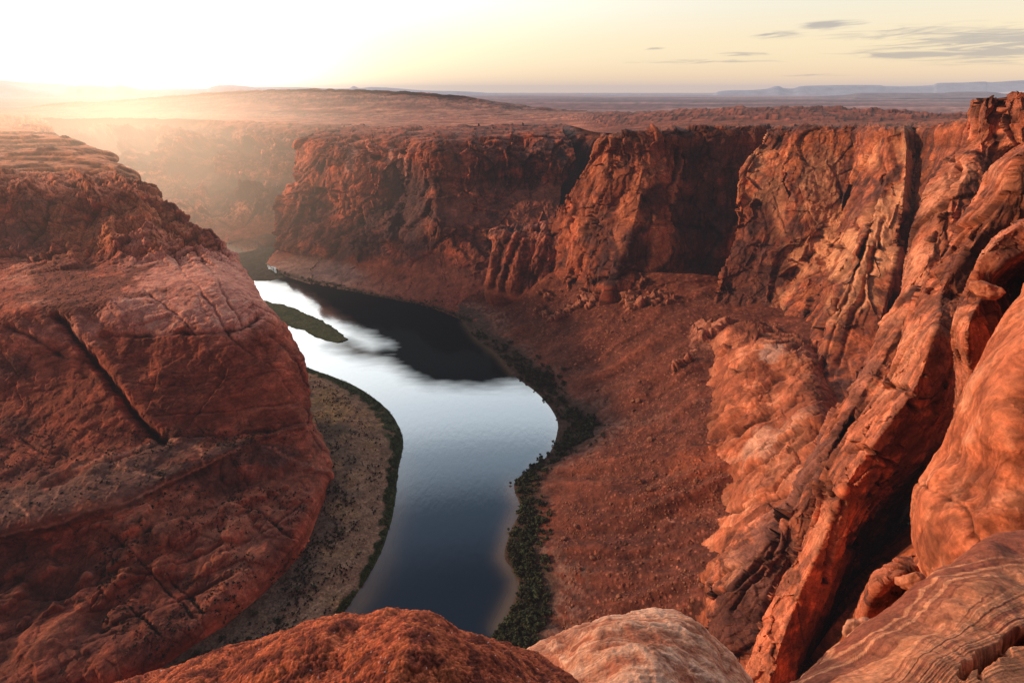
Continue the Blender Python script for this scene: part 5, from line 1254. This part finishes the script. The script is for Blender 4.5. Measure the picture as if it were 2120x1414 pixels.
# ---- boulders on the scree slopes
stones = [stone_mesh('boulder', 20 + i, sub=2, sx=1, sy=random.uniform(.7, 1), sz=random.uniform(.5, .9)) for i in range(6)]
def pick(s, n, ok, r):
    PF = s.PF; idx = np.argwhere(ok)
    idx = idx[r.integers(0, len(idx), n)]
    return PF[idx[:, 0], idx[:, 1]], s.U[idx[:, 0], idx[:, 1]], s.V[idx[:, 0], idx[:, 1]]
r = np.random.default_rng(3)
okT = (TAL.U > 1050) & (TAL.V < 1330) & (TAL.qr > TAL.pr[2] + 30)[:, None] & (TAL.qr < TAL.pr[5])[:, None]
big = [(1322, 832, 3.4), (1345, 912, 3.2), (1488, 828, 3.5), (1352, 1028, 2.6), (1442, 1004, 2.2), (1540, 720, 3.0), (1227, 1155, 2.4), (1330, 1262, 2.2), (1376, 980, 1.6), (1240, 655, 2.4), (1268, 690, 2.2)]
def on_sheet(s, u, v):
    k = np.unravel_index(np.argmin((s.U - u) ** 2 + (s.V - v) ** 2), s.U.shape)
    return s.PF[k]
for u, v, sz in big:
    p = on_sheet(TAL, u, v)
    put('boulder', random.choice(stones), p + np.array([0, 0, sz * 0.25]), (sz, sz, sz), (random.uniform(-.5, .5), random.uniform(-.5, .5), random.uniform(0, 6.28)),
        'red boulder lying on the scree slope right of the river', 'boulder', 'boulders scattered over the scree slope')
pts, _, _ = pick(TAL, 275, okT, r)
for p in pts:
    sz = 0.8 + 2.2 * random.random() ** 3
    put('boulder', random.choice(stones), p + np.array([0, 0, sz * 0.2]), sz, (random.uniform(-.5, .5), random.uniform(-.5, .5), random.uniform(0, 6.28)),
        'red boulder lying on the scree slope right of the river', 'boulder', 'boulders scattered over the scree slope')

def scatter_mesh(name, pts, scales, protos, mat, label=None):
    """everything uncountable as one mesh"""
    Vs, Fs, off = [], [], 0
    for p, sc in zip(pts, scales):
        v, f = protos[random.randrange(len(protos))]
        a = random.uniform(0, 6.283); c, n = math.cos(a), math.sin(a)
        R = np.array([[c, -n, 0], [n, c, 0], [0, 0, 1]])
        Vs.append((v * sc) @ R.T + p); Fs.append(f + off); off += len(v)
    V = np.concatenate(Vs); Fq = np.concatenate(Fs)
    me = bpy.data.meshes.new(name)
    me.vertices.add(len(V)); me.vertices.foreach_set('co', V.reshape(-1).astype(np.float32))
    k = Fq.shape[1]
    me.loops.add(len(Fq) * k); me.polygons.add(len(Fq))
    me.loops.foreach_set('vertex_index', Fq.reshape(-1).astype(np.int32))
    me.polygons.foreach_set('loop_start', np.arange(0, len(Fq) * k, k, dtype=np.int32))
    me.update(calc_edges=True); me.materials.append(mat)
    o = bpy.data.objects.new(name, me); col.objects.link(o); o['kind'] = 'stuff'
    if label: o['label'] = label
    return o

def proto_of(me):
    v = np.array([x.co[:] for x in me.vertices]); f = np.array([list(p.vertices) for p in me.polygons]); return v, f
small = [proto_of(stone_mesh('rubble_stone', 60 + i, sub=1)) for i in range(5)]
pts, _, _ = pick(TAL, 14000, okT, r)
dk = fbm(pts, 45, 4, None, 504, 0.6) + r.normal(0, .12, len(pts)); pts = pts[dk > 0.0]
scatter_mesh('rubble', pts, 0.3 + 0.9 * r.random(len(pts)) ** 2.5, small, M_stone, 'small loose stones strewn over the scree slopes')
okP = (PEN.V > 515) & (PEN.V < 640) & (PEN.U > 20) & (PEN.U < 330) & (blob(PEN, 170, 585, 120, 60, 10, 60) > 0.5)
pts, _, _ = pick(PEN, 900, okP, r)
scatter_mesh('rubble', pts, 0.3 + 1.1 * r.random(len(pts)) ** 3, small, M_stone, 'small loose stones on the peninsula shelf')

# ---- shrubs: many small leaves in clumps on a few stems
def shrub_arrays(seed, n=260, h=1.0, lumps=7, leaf=0.11):
    rr = np.random.default_rng(seed)
    cs = rr.normal(0, 1, (lumps, 3)) * [0.45, 0.45, 0.22] + [0, 0, 0.55]
    cs[:, 2] = np.abs(cs[:, 2])
    rad = rr.uniform(0.22, 0.45, lumps)
    V, Fc = [], []
    for i in range(n):
        k = rr.integers(lumps); d = rr.normal(0, 1, 3); d /= np.linalg.norm(d)
        c = cs[k] + d * rad[k] * rr.uniform(0.75, 1.05) * [1, 1, 0.85]
        c[2] = max(c[2], 0.03) * h
        a = rr.normal(0, 1, 3); a /= np.linalg.norm(a); b = np.cross(a, d + rr.normal(0, .4, 3)); b /= np.linalg.norm(b) + 1e-6
        sz = leaf * rr.uniform(0.6, 1.4)
        V += [c - a * sz - b * sz * .6, c + a * sz - b * sz * .6, c + a * sz + b * sz * .6, c - a * sz + b * sz * .6]
        Fc.append([len(V) - 4, len(V) - 3, len(V) - 2, len(V) - 1])
    return np.array(V), np.array(Fc)
def mesh_from(name, V, Fc, mat):
    me = bpy.data.meshes.new(name); me.from_pydata(V.tolist(), [], Fc.tolist()); me.materials.append(mat); return me
shr = [shrub_arrays(300 + i, 520, leaf=0.10) for i in range(5)]
shr_me = [mesh_from('shrub', v, f, M_leaf) for v, f in shr]
band = [(965, 672, 8), (985, 690, 10), (1005, 704, 12), (1040, 726, 18), (1065, 745, 24), (1090, 765, 30), (1115, 785, 28), (1132, 806, 15), (1155, 835, 14), (1180, 855, 20), (1202, 872, 26), (1198, 895, 26), (1178, 918, 20), (1155, 942, 14), (1120, 968, 16), (1098, 985, 16), (1085, 1005, 16), (1088, 1040, 17), (1095, 1070, 18), (1088, 1100, 24), (1078, 1130, 25), (1080, 1160, 24), (1095, 1190, 20), (1100, 1220, 20), (1092, 1250, 22), (1078, 1280, 24), (1062, 1305, 26), (1050, 1335, 30)]
bl = np.array(band, float)
cnt = 0; rest = []
wts = bl[:, 2] ** 1.3; wts /= wts.sum()
for i in range(1150):
    k = r.choice(len(bl), p=wts); k2 = min(k + 1, len(bl) - 1); f = r.random()
    c = bl[k] * (1 - f) + bl[k2] * f
    wd_ = c[2] * (1.0 if r.random() < 0.8 else 2.2)
    u = c[0] + r.uniform(-1 if wd_ == c[2] else 0, 1) * wd_; v = c[1] + r.uniform(-1, 1) * 9
    p = on_sheet(TAL, u, v) if i < 10 else None
    Pz = world(u, v, 2.5)
    rest.append((u, v, Pz, (0.8 + 1.9 * r.random() ** 1.6) * (0.75 + 0.25 * c[2] / 20)))
# snap to the bank surface
tU, tV = TAL.U[::3, ::3], TAL.V[::3, ::3]; tP = TAL.PF[::3, ::3]
selr = (TAL.qr[::3] < TAL.pr[3]); tU, tV, tP = tU[selr].ravel(), tV[selr].ravel(), tP[selr].reshape(-1, 3)
rest2 = []
for u, v, P0, sz in rest:
    k = np.argmin((tU - u) ** 2 + (tV - v) ** 2); rest2.append((tP[k] + r.normal(0, .4, 3) * [1, 1, 0], sz))
rest2.sort(key=lambda a: -a[1])
for p, sz in rest2[:290]:
    p = np.array(p); p[2] = max(p[2], 0.2) - 0.3
    put('shrub', random.choice(shr_me), p, (sz * 1.5, sz * 1.5, sz * random.uniform(1.1, 1.6)), (0, 0, random.uniform(0, 6.28)),
        'dark green tamarisk shrub in the thicket along the right bank of the river', 'shrub', 'shrubs along the right river bank')
shr_low = [shrub_arrays(400 + i, 110, leaf=0.17, lumps=5) for i in range(5)]
pr = [p for p, sz in rest2[290:]]; sr = [sz * 1.4 for p, sz in rest2[290:]]
scatter_mesh('undergrowth', pr, sr, shr_low, M_leaf, 'low dark undergrowth filling the thicket on the right bank')
# far bank and foot of the headland
pts = []
poly = [(560, 560), (600, 574), (660, 588), (740, 604), (820, 620), (880, 634), (940, 650), (975, 668)]
for i in range(330):
    k = r.integers(len(poly) - 1); f = r.random()
    u = poly[k][0] * (1 - f) + poly[k + 1][0] * f; v = poly[k][1] * (1 - f) + poly[k + 1][1] * f
    pts.append(world(u + r.normal(0, 4), v + r.normal(-2, 3), 0.6))
for i in range(90):
    f = r.random(); u = 880 + 130 * f; v = 628 - 36 * f + r.normal(0, 3) ; pts.append(world(u, v, 6))
scatter_mesh('undergrowth', pts, list(0.9 + 1.8 * r.random(len(pts)) ** 2), shr_low, M_leaf, 'low dark scrub along the far bank')
# bushes on the beach: larger ones individually, sage dots as one mass
q = BEACH.q
okb = (q > 0.12) & (q < 0.78) & (BEACH.V < 1415) & (BEACH.V > 780)
pts, uu, vv = pick(BEACH, 3600, okb, r)
dens = fbm(pts, 22, 3, None, 501)
keep = [(p, u, v) for p, u, v, d in zip(pts, uu, vv, dens) if d + r.normal(0, .25) > 0.0]
scatter_mesh('sagebrush', [k[0] for k in keep], list(0.45 + 0.95 * r.random(len(keep)) ** 2), [shrub_arrays(600 + i, 40, leaf=0.25, lumps=3) for i in range(4)], M_leaf2, 'small sagebrush dotted over the gravel beach')
oki = (q > 0.08) & (q < 0.5) & (BEACH.V < 1400) & (BEACH.V > 860)
pts, uu, vv = pick(BEACH, 900, oki, r)
d2 = fbm(pts, 18, 3, None, 502)
inner = [(p) for p, u, v, d in zip(pts, uu, vv, d2) if d > (0.12 if v < 1180 else -0.02)][:150]
for p in inner:
    sz = 0.8 + 1.3 * r.random() ** 2
    put('bush', random.choice(shr_me), p, (sz, sz, sz * .9), (0, 0, random.uniform(0, 6.28)), 'dark bush growing on the beach at the foot of the peninsula', 'bush', 'bushes at the foot of the peninsula')
# green reeds at the water's edge
gm = (GRASS_M > 0.6) & (BEACH.qr < BEACH.pr[3] + 4)[:, None] & (BEACH.V < 1330)
pts, uu, vv = pick(BEACH, 1300, gm, r)
scatter_mesh('reeds', pts, list(0.5 + 0.8 * r.random(len(pts))), [shrub_arrays(700 + i, 40, leaf=0.22, lumps=4) for i in range(4)], M_green, 'green reeds along the beach waterline')
# scrub on the peninsula bench and joints
okp = (bench_mask := (np.abs(PEN.V - (1080 - 0.33 * PEN.U)) < 400)) & (PEN.V > 890) & (PEN.V < 1400) & (PEN.U > -20) & (PEN.U < 650)
pts, uu, vv = pick(PEN, 4200, okp, r)
dn = fbm(pts, 40, 4, None, 503, 0.6)
keep = [p for p, u, v, d in zip(pts, uu, vv, dn) if d > 0.22 or (v < 1090 - 0.3 * u and r.random() < 0.4)]
for pts_l in ([(470, 1010), (540, 1060), (610, 1110)], [(250, 1235), (330, 1310)], [(310, 1180), (400, 1270)], [(340, 1180), (420, 1260)], [(230, 1110), (300, 1170)]):
    for (x0, y0), (x1, y1) in zip(pts_l[:-1], pts_l[1:]):
        for i in range(26):
            f = r.random(); keep.append(on_sheet(PEN, x0 + (x1 - x0) * f + r.normal(0, 1.5), y0 + (y1 - y0) * f + r.normal(0, 1.5)))
scatter_mesh('scrub', keep, list(0.45 + 1.0 * r.random(len(keep)) ** 2.5), [shrub_arrays(800 + i, 30, leaf=0.28, lumps=3) for i in range(4)], M_leaf2, 'sparse dark scrub dotted over the peninsula slickrock')

# ---- kayaks drawn up on the beach
def kayak_mesh(colr, colr2):
    n = 13; V = []; Fc = []
    for i in range(n):
        x = -1 + 2 * i / (n - 1); w = 0.42 * (1 - abs(x) ** 2.4) + 0.02; zb = 0.10 * abs(x) ** 3
        for k in range(8):
            a = 2 * math.pi * k / 8
            V.append((x * 1.9, w * math.cos(a), zb + 0.22 + 0.2 * math.sin(a) * (1 - abs(x) ** 4 * 0.6)))
    for i in range(n - 1):
        for k in range(8): Fc.append((i * 8 + k, i * 8 + (k + 1) % 8, (i + 1) * 8 + (k + 1) % 8, (i + 1) * 8 + k))
    Fc.append(tuple(range(8))); Fc.append(tuple((n - 1) * 8 + k for k in range(8)))
    me = bpy.data.meshes.new('hull'); me.from_pydata(V, [], Fc)
    me.materials.append(simple_mat('hull_paint', colr, colr2, 2.0, 0.35, 0.5))
    return me
def cockpit_mesh():
    bm = bmesh.new()
    n = 14
    o_ = [bm.verts.new((0.5 * math.cos(6.283 * i / n), 0.27 * math.sin(6.283 * i / n), 0.42)) for i in range(n)]
    t_ = [bm.verts.new((0.5 * math.cos(6.283 * i / n), 0.27 * math.sin(6.283 * i / n), 0.47)) for i in range(n)]
    i_ = [bm.verts.new((0.42 * math.cos(6.283 * i / n), 0.21 * math.sin(6.283 * i / n), 0.47)) for i in range(n)]
    b_ = [bm.verts.new((0.40 * math.cos(6.283 * i / n), 0.20 * math.sin(6.283 * i / n), 0.43)) for i in range(n)]
    for i in range(n):
        j = (i + 1) % n
        bm.faces.new((o_[i], o_[j], t_[j], t_[i])); bm.faces.new((t_[i], t_[j], i_[j], i_[i])); bm.faces.new((i_[i], i_[j], b_[j], b_[i]))
    bm.faces.new(b_)
    me = bpy.data.meshes.new('cockpit'); bm.to_mesh(me); bm.free()
    me.materials.append(simple_mat('cockpit_black', (0.01, 0.01, 0.012), (0.03, 0.03, 0.03), 2.0, 0.6))
    return me
ck = cockpit_mesh()
specs = [((0.45, 0.02, 0.03), 'red kayak at the lower end of the row on the beach'),
         ((0.015, 0.03, 0.12), 'dark blue kayak next to the red one on the beach'),
         ((0.02, 0.06, 0.22), 'mid blue kayak in the middle of the row on the beach'),
         ((0.012, 0.015, 0.05), 'black kayak between the blue ones on the beach'),
         ((0.12, 0.17, 0.55), 'bright blue kayak at the upper end of the row on the beach'),
         ((0.30, 0.10, 0.12), 'dull pink kayak uphill of the bright blue one on the beach')]
for i, (c, lab) in enumerate(specs):
    u, v = 535 + i * 3.4, 1334 - i * 4.8
    k = np.argmin((BEACH.U - u) ** 2 + (BEACH.V - v) ** 2); p = BEACH.PF.reshape(-1, 3)[k]
    e = bpy.data.objects.new('kayak', None); col.objects.link(e); e.location = p + np.array([0, 0, 0.05]); e.rotation_euler = (0, 0, math.radians(12))
    e['label'] = lab; e['category'] = 'kayak'; e['group'] = 'kayaks drawn up on the beach'
    h = bpy.data.objects.new('hull', kayak_mesh(c, tuple(x * 1.3 for x in c))); col.objects.link(h); h.parent = e
    q_ = bpy.data.objects.new('cockpit', ck); col.objects.link(q_); q_.parent = e

# ================================================================== LIGHT
SUN_AZ, SUN_EL = math.radians(-84), math.radians(15)
GLOW_AZ, GLOW_EL = math.radians(-29), math.radians(2.5)
w = bpy.data.worlds.new("World"); scene.world = w; w.use_nodes = True
nt = w.node_tree; nt.nodes.clear(); L = nt.links.new
out = nd(nt, 'ShaderNodeOutputWorld')
bg1 = nd(nt, 'ShaderNodeBackground'); bg2 = nd(nt, 'ShaderNodeBackground'); ad = nd(nt, 'ShaderNodeAddShader')
sky = nd(nt, 'ShaderNodeTexSky', sky_type='NISHITA', sun_disc=False)
sky.sun_elevation = SUN_EL; sky.sun_rotation = SUN_AZ
L(sky.outputs[0], bg1.inputs[0]); bg1.inputs[1].default_value = 0.04
tc = nd(nt, 'ShaderNodeTexCoord')
nrm = nd(nt, 'ShaderNodeVectorMath', operation='NORMALIZE'); L(tc.outputs['Generated'], nrm.inputs[0])
sx = nd(nt, 'ShaderNodeSeparateXYZ'); L(nrm.outputs[0], sx.inputs[0])
def mth(op, a, b=None, c=None, clamp=False):
    n = nd(nt, 'ShaderNodeMath', operation=op); n.use_clamp = clamp
    for i, x in enumerate((a, b, c)):
        if x is None: continue
        if isinstance(x, (int, float)): n.inputs[i].default_value = x
        else: L(x, n.inputs[i])
    return n.outputs[0]
el = mth('DIVIDE', mth('ARCSINE', sx.outputs[2]), math.pi / 2)       # 0 horizon .. 1 zenith
ramp = nd(nt, 'ShaderNodeValToRGB'); L(el, ramp.inputs[0])
cr = ramp.color_ramp; cr.interpolation = 'EASE'
stops = [(0.0, (0.90, 0.62, 0.38)), (0.035, (0.88, 0.68, 0.42)), (0.085, (0.80, 0.72, 0.56)), (0.20, (1.3, 1.35, 1.35)), (0.31, (2.0, 2.1, 2.1)), (0.36, (1.6, 1.8, 1.95)), (0.41, (0.55, 0.72, 0.88)), (0.47, (0.10, 0.16, 0.24)), (0.54, (0.01, 0.02, 0.04)), (1.0, (0.07, 0.09, 0.14))]
while len(cr.elements) < len(stops): cr.elements.new(0.5)
for e, (p, c) in zip(cr.elements, stops): e.position = p; e.color = (*c, 1)
def gdir(az, elv): return (math.sin(az) * math.cos(elv), math.cos(az) * math.cos(elv), math.sin(elv))
def glow(az, elv, deg, flat=1.0):
    sc = nd(nt, 'ShaderNodeVectorMath', operation='MULTIPLY'); L(nrm.outputs[0], sc.inputs[0]); sc.inputs[1].default_value = (1, 1, flat)
    n2 = nd(nt, 'ShaderNodeVectorMath', operation='NORMALIZE'); L(sc.outputs[0], n2.inputs[0])
    g = Vector(gdir(az, elv)); g.z *= flat; g.normalize()
    d = nd(nt, 'ShaderNodeVectorMath', operation='DOT_PRODUCT'); L(n2.outputs[0], d.inputs[0]); d.inputs[1].default_value = g
    a = mth('ARCCOSINE', mth('MINIMUM', d.outputs['Value'], 0.99999))
    x = mth('DIVIDE', a, math.radians(deg))
    return mth('EXPONENT', mth('MULTIPLY', mth('MULTIPLY', x, x), -1.0))
g1 = glow(GLOW_AZ, math.radians(4), 21)
g2 = glow(GLOW_AZ, GLOW_EL, 9)
g3 = glow(math.radians(-15), math.radians(24), 26)
def cmix(fac, a, b, mode='MIX'):
    n = nd(nt, 'ShaderNodeMix', data_type='RGBA', blend_type=mode)
    n.clamp_result = False
    if isinstance(fac, (int, float)): n.inputs[0].default_value = fac
    else: L(fac, n.inputs[0])
    for i, x in ((6, a), (7, b)):
        if isinstance(x, tuple): n.inputs[i].default_value = (*x, 1)
        else: L(x, n.inputs[i])
    return n.outputs[2]
back = nd(nt, 'ShaderNodeMapRange', interpolation_type='SMOOTHSTEP'); L(sx.outputs[1], back.inputs[0]); back.inputs[1].default_value = -0.15; back.inputs[2].default_value = 0.6; back.inputs[3].default_value = 0.13; back.inputs[4].default_value = 1.0
rs = nd(nt, 'ShaderNodeVectorMath', operation='SCALE'); L(ramp.outputs[0], rs.inputs[0]); L(back.outputs[0], rs.inputs['Scale'])
c = cmix(g1, rs.outputs[0], (0.62, 0.54, 0.38), 'ADD')
c = cmix(g2, c, (1.6, 1.4, 1.1), 'ADD')
upm = mth('MULTIPLY', g3, mth('SMOOTH_MIN', 1.0, mth('MULTIPLY', el, 6.0, clamp=True), 0.1))
upc = mth('MULTIPLY', upm, mth('SUBTRACT', 1.0, mth('MULTIPLY', mth('SUBTRACT', el, 0.28), 5.5, clamp=True), clamp=True))
c = cmix(upc, c, (1.0, 1.0, 0.97), 'ADD')
# thin grey clouds on the right, long and flat
azn = mth('ARCTAN2', sx.outputs[0], sx.outputs[1])
cv = nd(nt, 'ShaderNodeCombineXYZ'); L(mth('MULTIPLY', azn, 14), cv.inputs[0]); L(mth('MULTIPLY', mth('ADD', el, mth('MULTIPLY', azn, -0.012)), 260.0), cv.inputs[1])
cn = nd(nt, 'ShaderNodeTexNoise', Scale=1.0, Detail=7.0, Roughness=0.55); cn.inputs['Distortion'].default_value = 1.2; L(cv.outputs[0], cn.inputs['Vector'])
def box(x, a0, a1, b0, b1):
    u1 = nd(nt, 'ShaderNodeMapRange', interpolation_type='SMOOTHSTEP'); L(x, u1.inputs[0]); u1.inputs[1].default_value = a0; u1.inputs[2].default_value = a1
    u2 = nd(nt, 'ShaderNodeMapRange', interpolation_type='SMOOTHSTEP'); L(x, u2.inputs[0]); u2.inputs[1].default_value = b1; u2.inputs[2].default_value = b0
    return mth('MULTIPLY', u1.outputs[0], u2.outputs[0])
dg = math.radians
def px_dir(u, v):
    p = uvt_to_xyz(float(u), float(v), 1.0) - np.array([0, 0, CAMZ]); p = p / np.linalg.norm(p)
    return math.atan2(p[0], p[1]), math.asin(p[2]) / (math.pi / 2)
tot = None
for (u, v, hu, hv, st) in ((2080, 95, 420, 42, .95), (1900, 66, 300, 22, .7), (1450, 128, 240, 8, .6), (1960, 112, 330, 12, 1.0), (2040, 78, 260, 30, .85), (1720, 52, 80, 12, .9), (1610, 73, 75, 11, .8), (1530, 113, 70, 7, .8), (1354, 101, 34, 4, .8), (1700, 157, 150, 5, .6), (1330, 126, 130, 4, .35), (400, 33, 40, 5, .35), (1800, 70, 200, 26, .5)):
    a, e = px_dir(u, v); a2, _ = px_dir(u + hu, v); _, e2 = px_dir(u, v - hv)
    xx = mth('DIVIDE', mth('SUBTRACT', azn, a), abs(a2 - a)); yy = mth('DIVIDE', mth('SUBTRACT', mth('ADD', el, mth('MULTIPLY', mth('SUBTRACT', azn, a), 0.004)), e), abs(e2 - e))
    g = mth('EXPONENT', mth('MULTIPLY', mth('ADD', mth('MULTIPLY', xx, xx), mth('MULTIPLY', yy, yy)), -1.0))
    g = mth('MULTIPLY', g, st)
    tot = g if tot is None else mth('MAXIMUM', tot, g)
cm = nd(nt, 'ShaderNodeMapRange', interpolation_type='SMOOTHSTEP'); L(mth('MULTIPLY', tot, mth('ADD', mth('MULTIPLY', cn.outputs[0], 2.6), -0.35)), cm.inputs[0]); cm.inputs[1].default_value = 0.30; cm.inputs[2].default_value = 0.95
c = cmix(mth('MULTIPLY', cm.outputs[0], 0.95), c, (0.42, 0.34, 0.30))
L(c, bg2.inputs[0]); bg2.inputs[1].default_value = 1.0
L(bg1.outputs[0], ad.inputs[0]); L(bg2.outputs[0], ad.inputs[1]); L(ad.outputs[0], out.inputs[0])

sd = bpy.data.lights.new('sun', 'SUN'); so = bpy.data.objects.new('sun', sd); col.objects.link(so)
sd.energy = 3.5; sd.angle = math.radians(3); sd.color = (1.0, 0.66, 0.40)
d = Vector(gdir(SUN_AZ, SUN_EL)); so.rotation_euler = d.to_track_quat('Z', 'Y').to_euler()

# ---- haze: thin self-lit air over the plain; glowing volume added for sun glow
def box_mesh(name, lo, hi):
    v = [(x, y, z) for x in (lo[0], hi[0]) for y in (lo[1], hi[1]) for z in (lo[2], hi[2])]
    f = [(0, 1, 3, 2), (4, 6, 7, 5), (0, 4, 5, 1), (2, 3, 7, 6), (0, 2, 6, 4), (1, 5, 7, 3)]
    me = bpy.data.meshes.new(name); me.from_pydata(v, [], f); me.update()
    o = bpy.data.objects.new(name, me); col.objects.link(o); return o
hz = box_mesh('haze', (-40000, -2500, -8), (45000, 32000, 520)); hz['kind'] = 'stuff'; hz['label'] = 'thin lavender haze over the canyon and the plain'
m = bpy.data.materials.new('haze_air'); m.use_nodes = True; nt = m.node_tree; nt.nodes.clear(); L = nt.links.new
out = nd(nt, 'ShaderNodeOutputMaterial'); ab = nd(nt, 'ShaderNodeVolumeAbsorption'); em = nd(nt, 'ShaderNodeEmission'); a2 = nd(nt, 'ShaderNodeAddShader')
SIG = 1 / 26000.0
ab.inputs[0].default_value = (0, 0, 0, 1); ab.inputs[1].default_value = SIG
em.inputs[0].default_value = (0.50, 0.46, 0.50, 1); em.inputs[1].default_value = SIG
L(ab.outputs[0], a2.inputs[0]); L(em.outputs[0], a2.inputs[1]); L(a2.outputs[0], out.inputs['Volume'])
hz.data.materials.append(m)

cg = uvt_to_xyz(250., 250., 1250.)
bm = bmesh.new(); bmesh.ops.create_icosphere(bm, subdivisions=4, radius=1.0)
me = bpy.data.meshes.new('sun_glow_volume'); bm.to_mesh(me); bm.free()
gd = bpy.data.objects.new('sun_glow_volume', me); col.objects.link(gd); gd.location = cg; gd.scale = (820, 1250, 640)
gd.rotation_euler = (0, 0, math.radians(33)); gd['kind'] = 'stuff'; gd['label'] = 'golden sun glow made by a self-lit volume over the left side of the canyon'
m = bpy.data.materials.new('sun_glow_emission'); m.use_nodes = True; nt = m.node_tree; nt.nodes.clear(); L = nt.links.new
out = nd(nt, 'ShaderNodeOutputMaterial'); em = nd(nt, 'ShaderNodeEmission')
tc = nd(nt, 'ShaderNodeTexCoord'); ln = nd(nt, 'ShaderNodeVectorMath', operation='LENGTH'); L(tc.outputs['Object'], ln.inputs[0])
f1_ = mth('SUBTRACT', 1.0, ln.outputs['Value'], clamp=True)
f2_ = mth('MULTIPLY', mth('POWER', f1_, 2.3), 1 / 560.0)
em.inputs[0].default_value = (1.0, 0.66, 0.42, 1); L(f2_, em.inputs[1]); L(em.outputs[0], out.inputs['Volume'])
me.materials.append(m)

# ---- render settings
scene.view_settings.view_transform = 'Standard'; scene.view_settings.look = 'None'; scene.view_settings.exposure = 0; scene.view_settings.gamma = 1
scene.cycles.max_bounces = 5; scene.cycles.diffuse_bounces = 3; scene.cycles.glossy_bounces = 2; scene.cycles.volume_bounces = 0
scene.cycles.transparent_max_bounces = 4
scene.cycles.volume_step_rate = 2.0; scene.cycles.volume_max_steps = 64
scene.cycles.use_denoising = True
scene.cycles.sample_clamp_indirect = 4
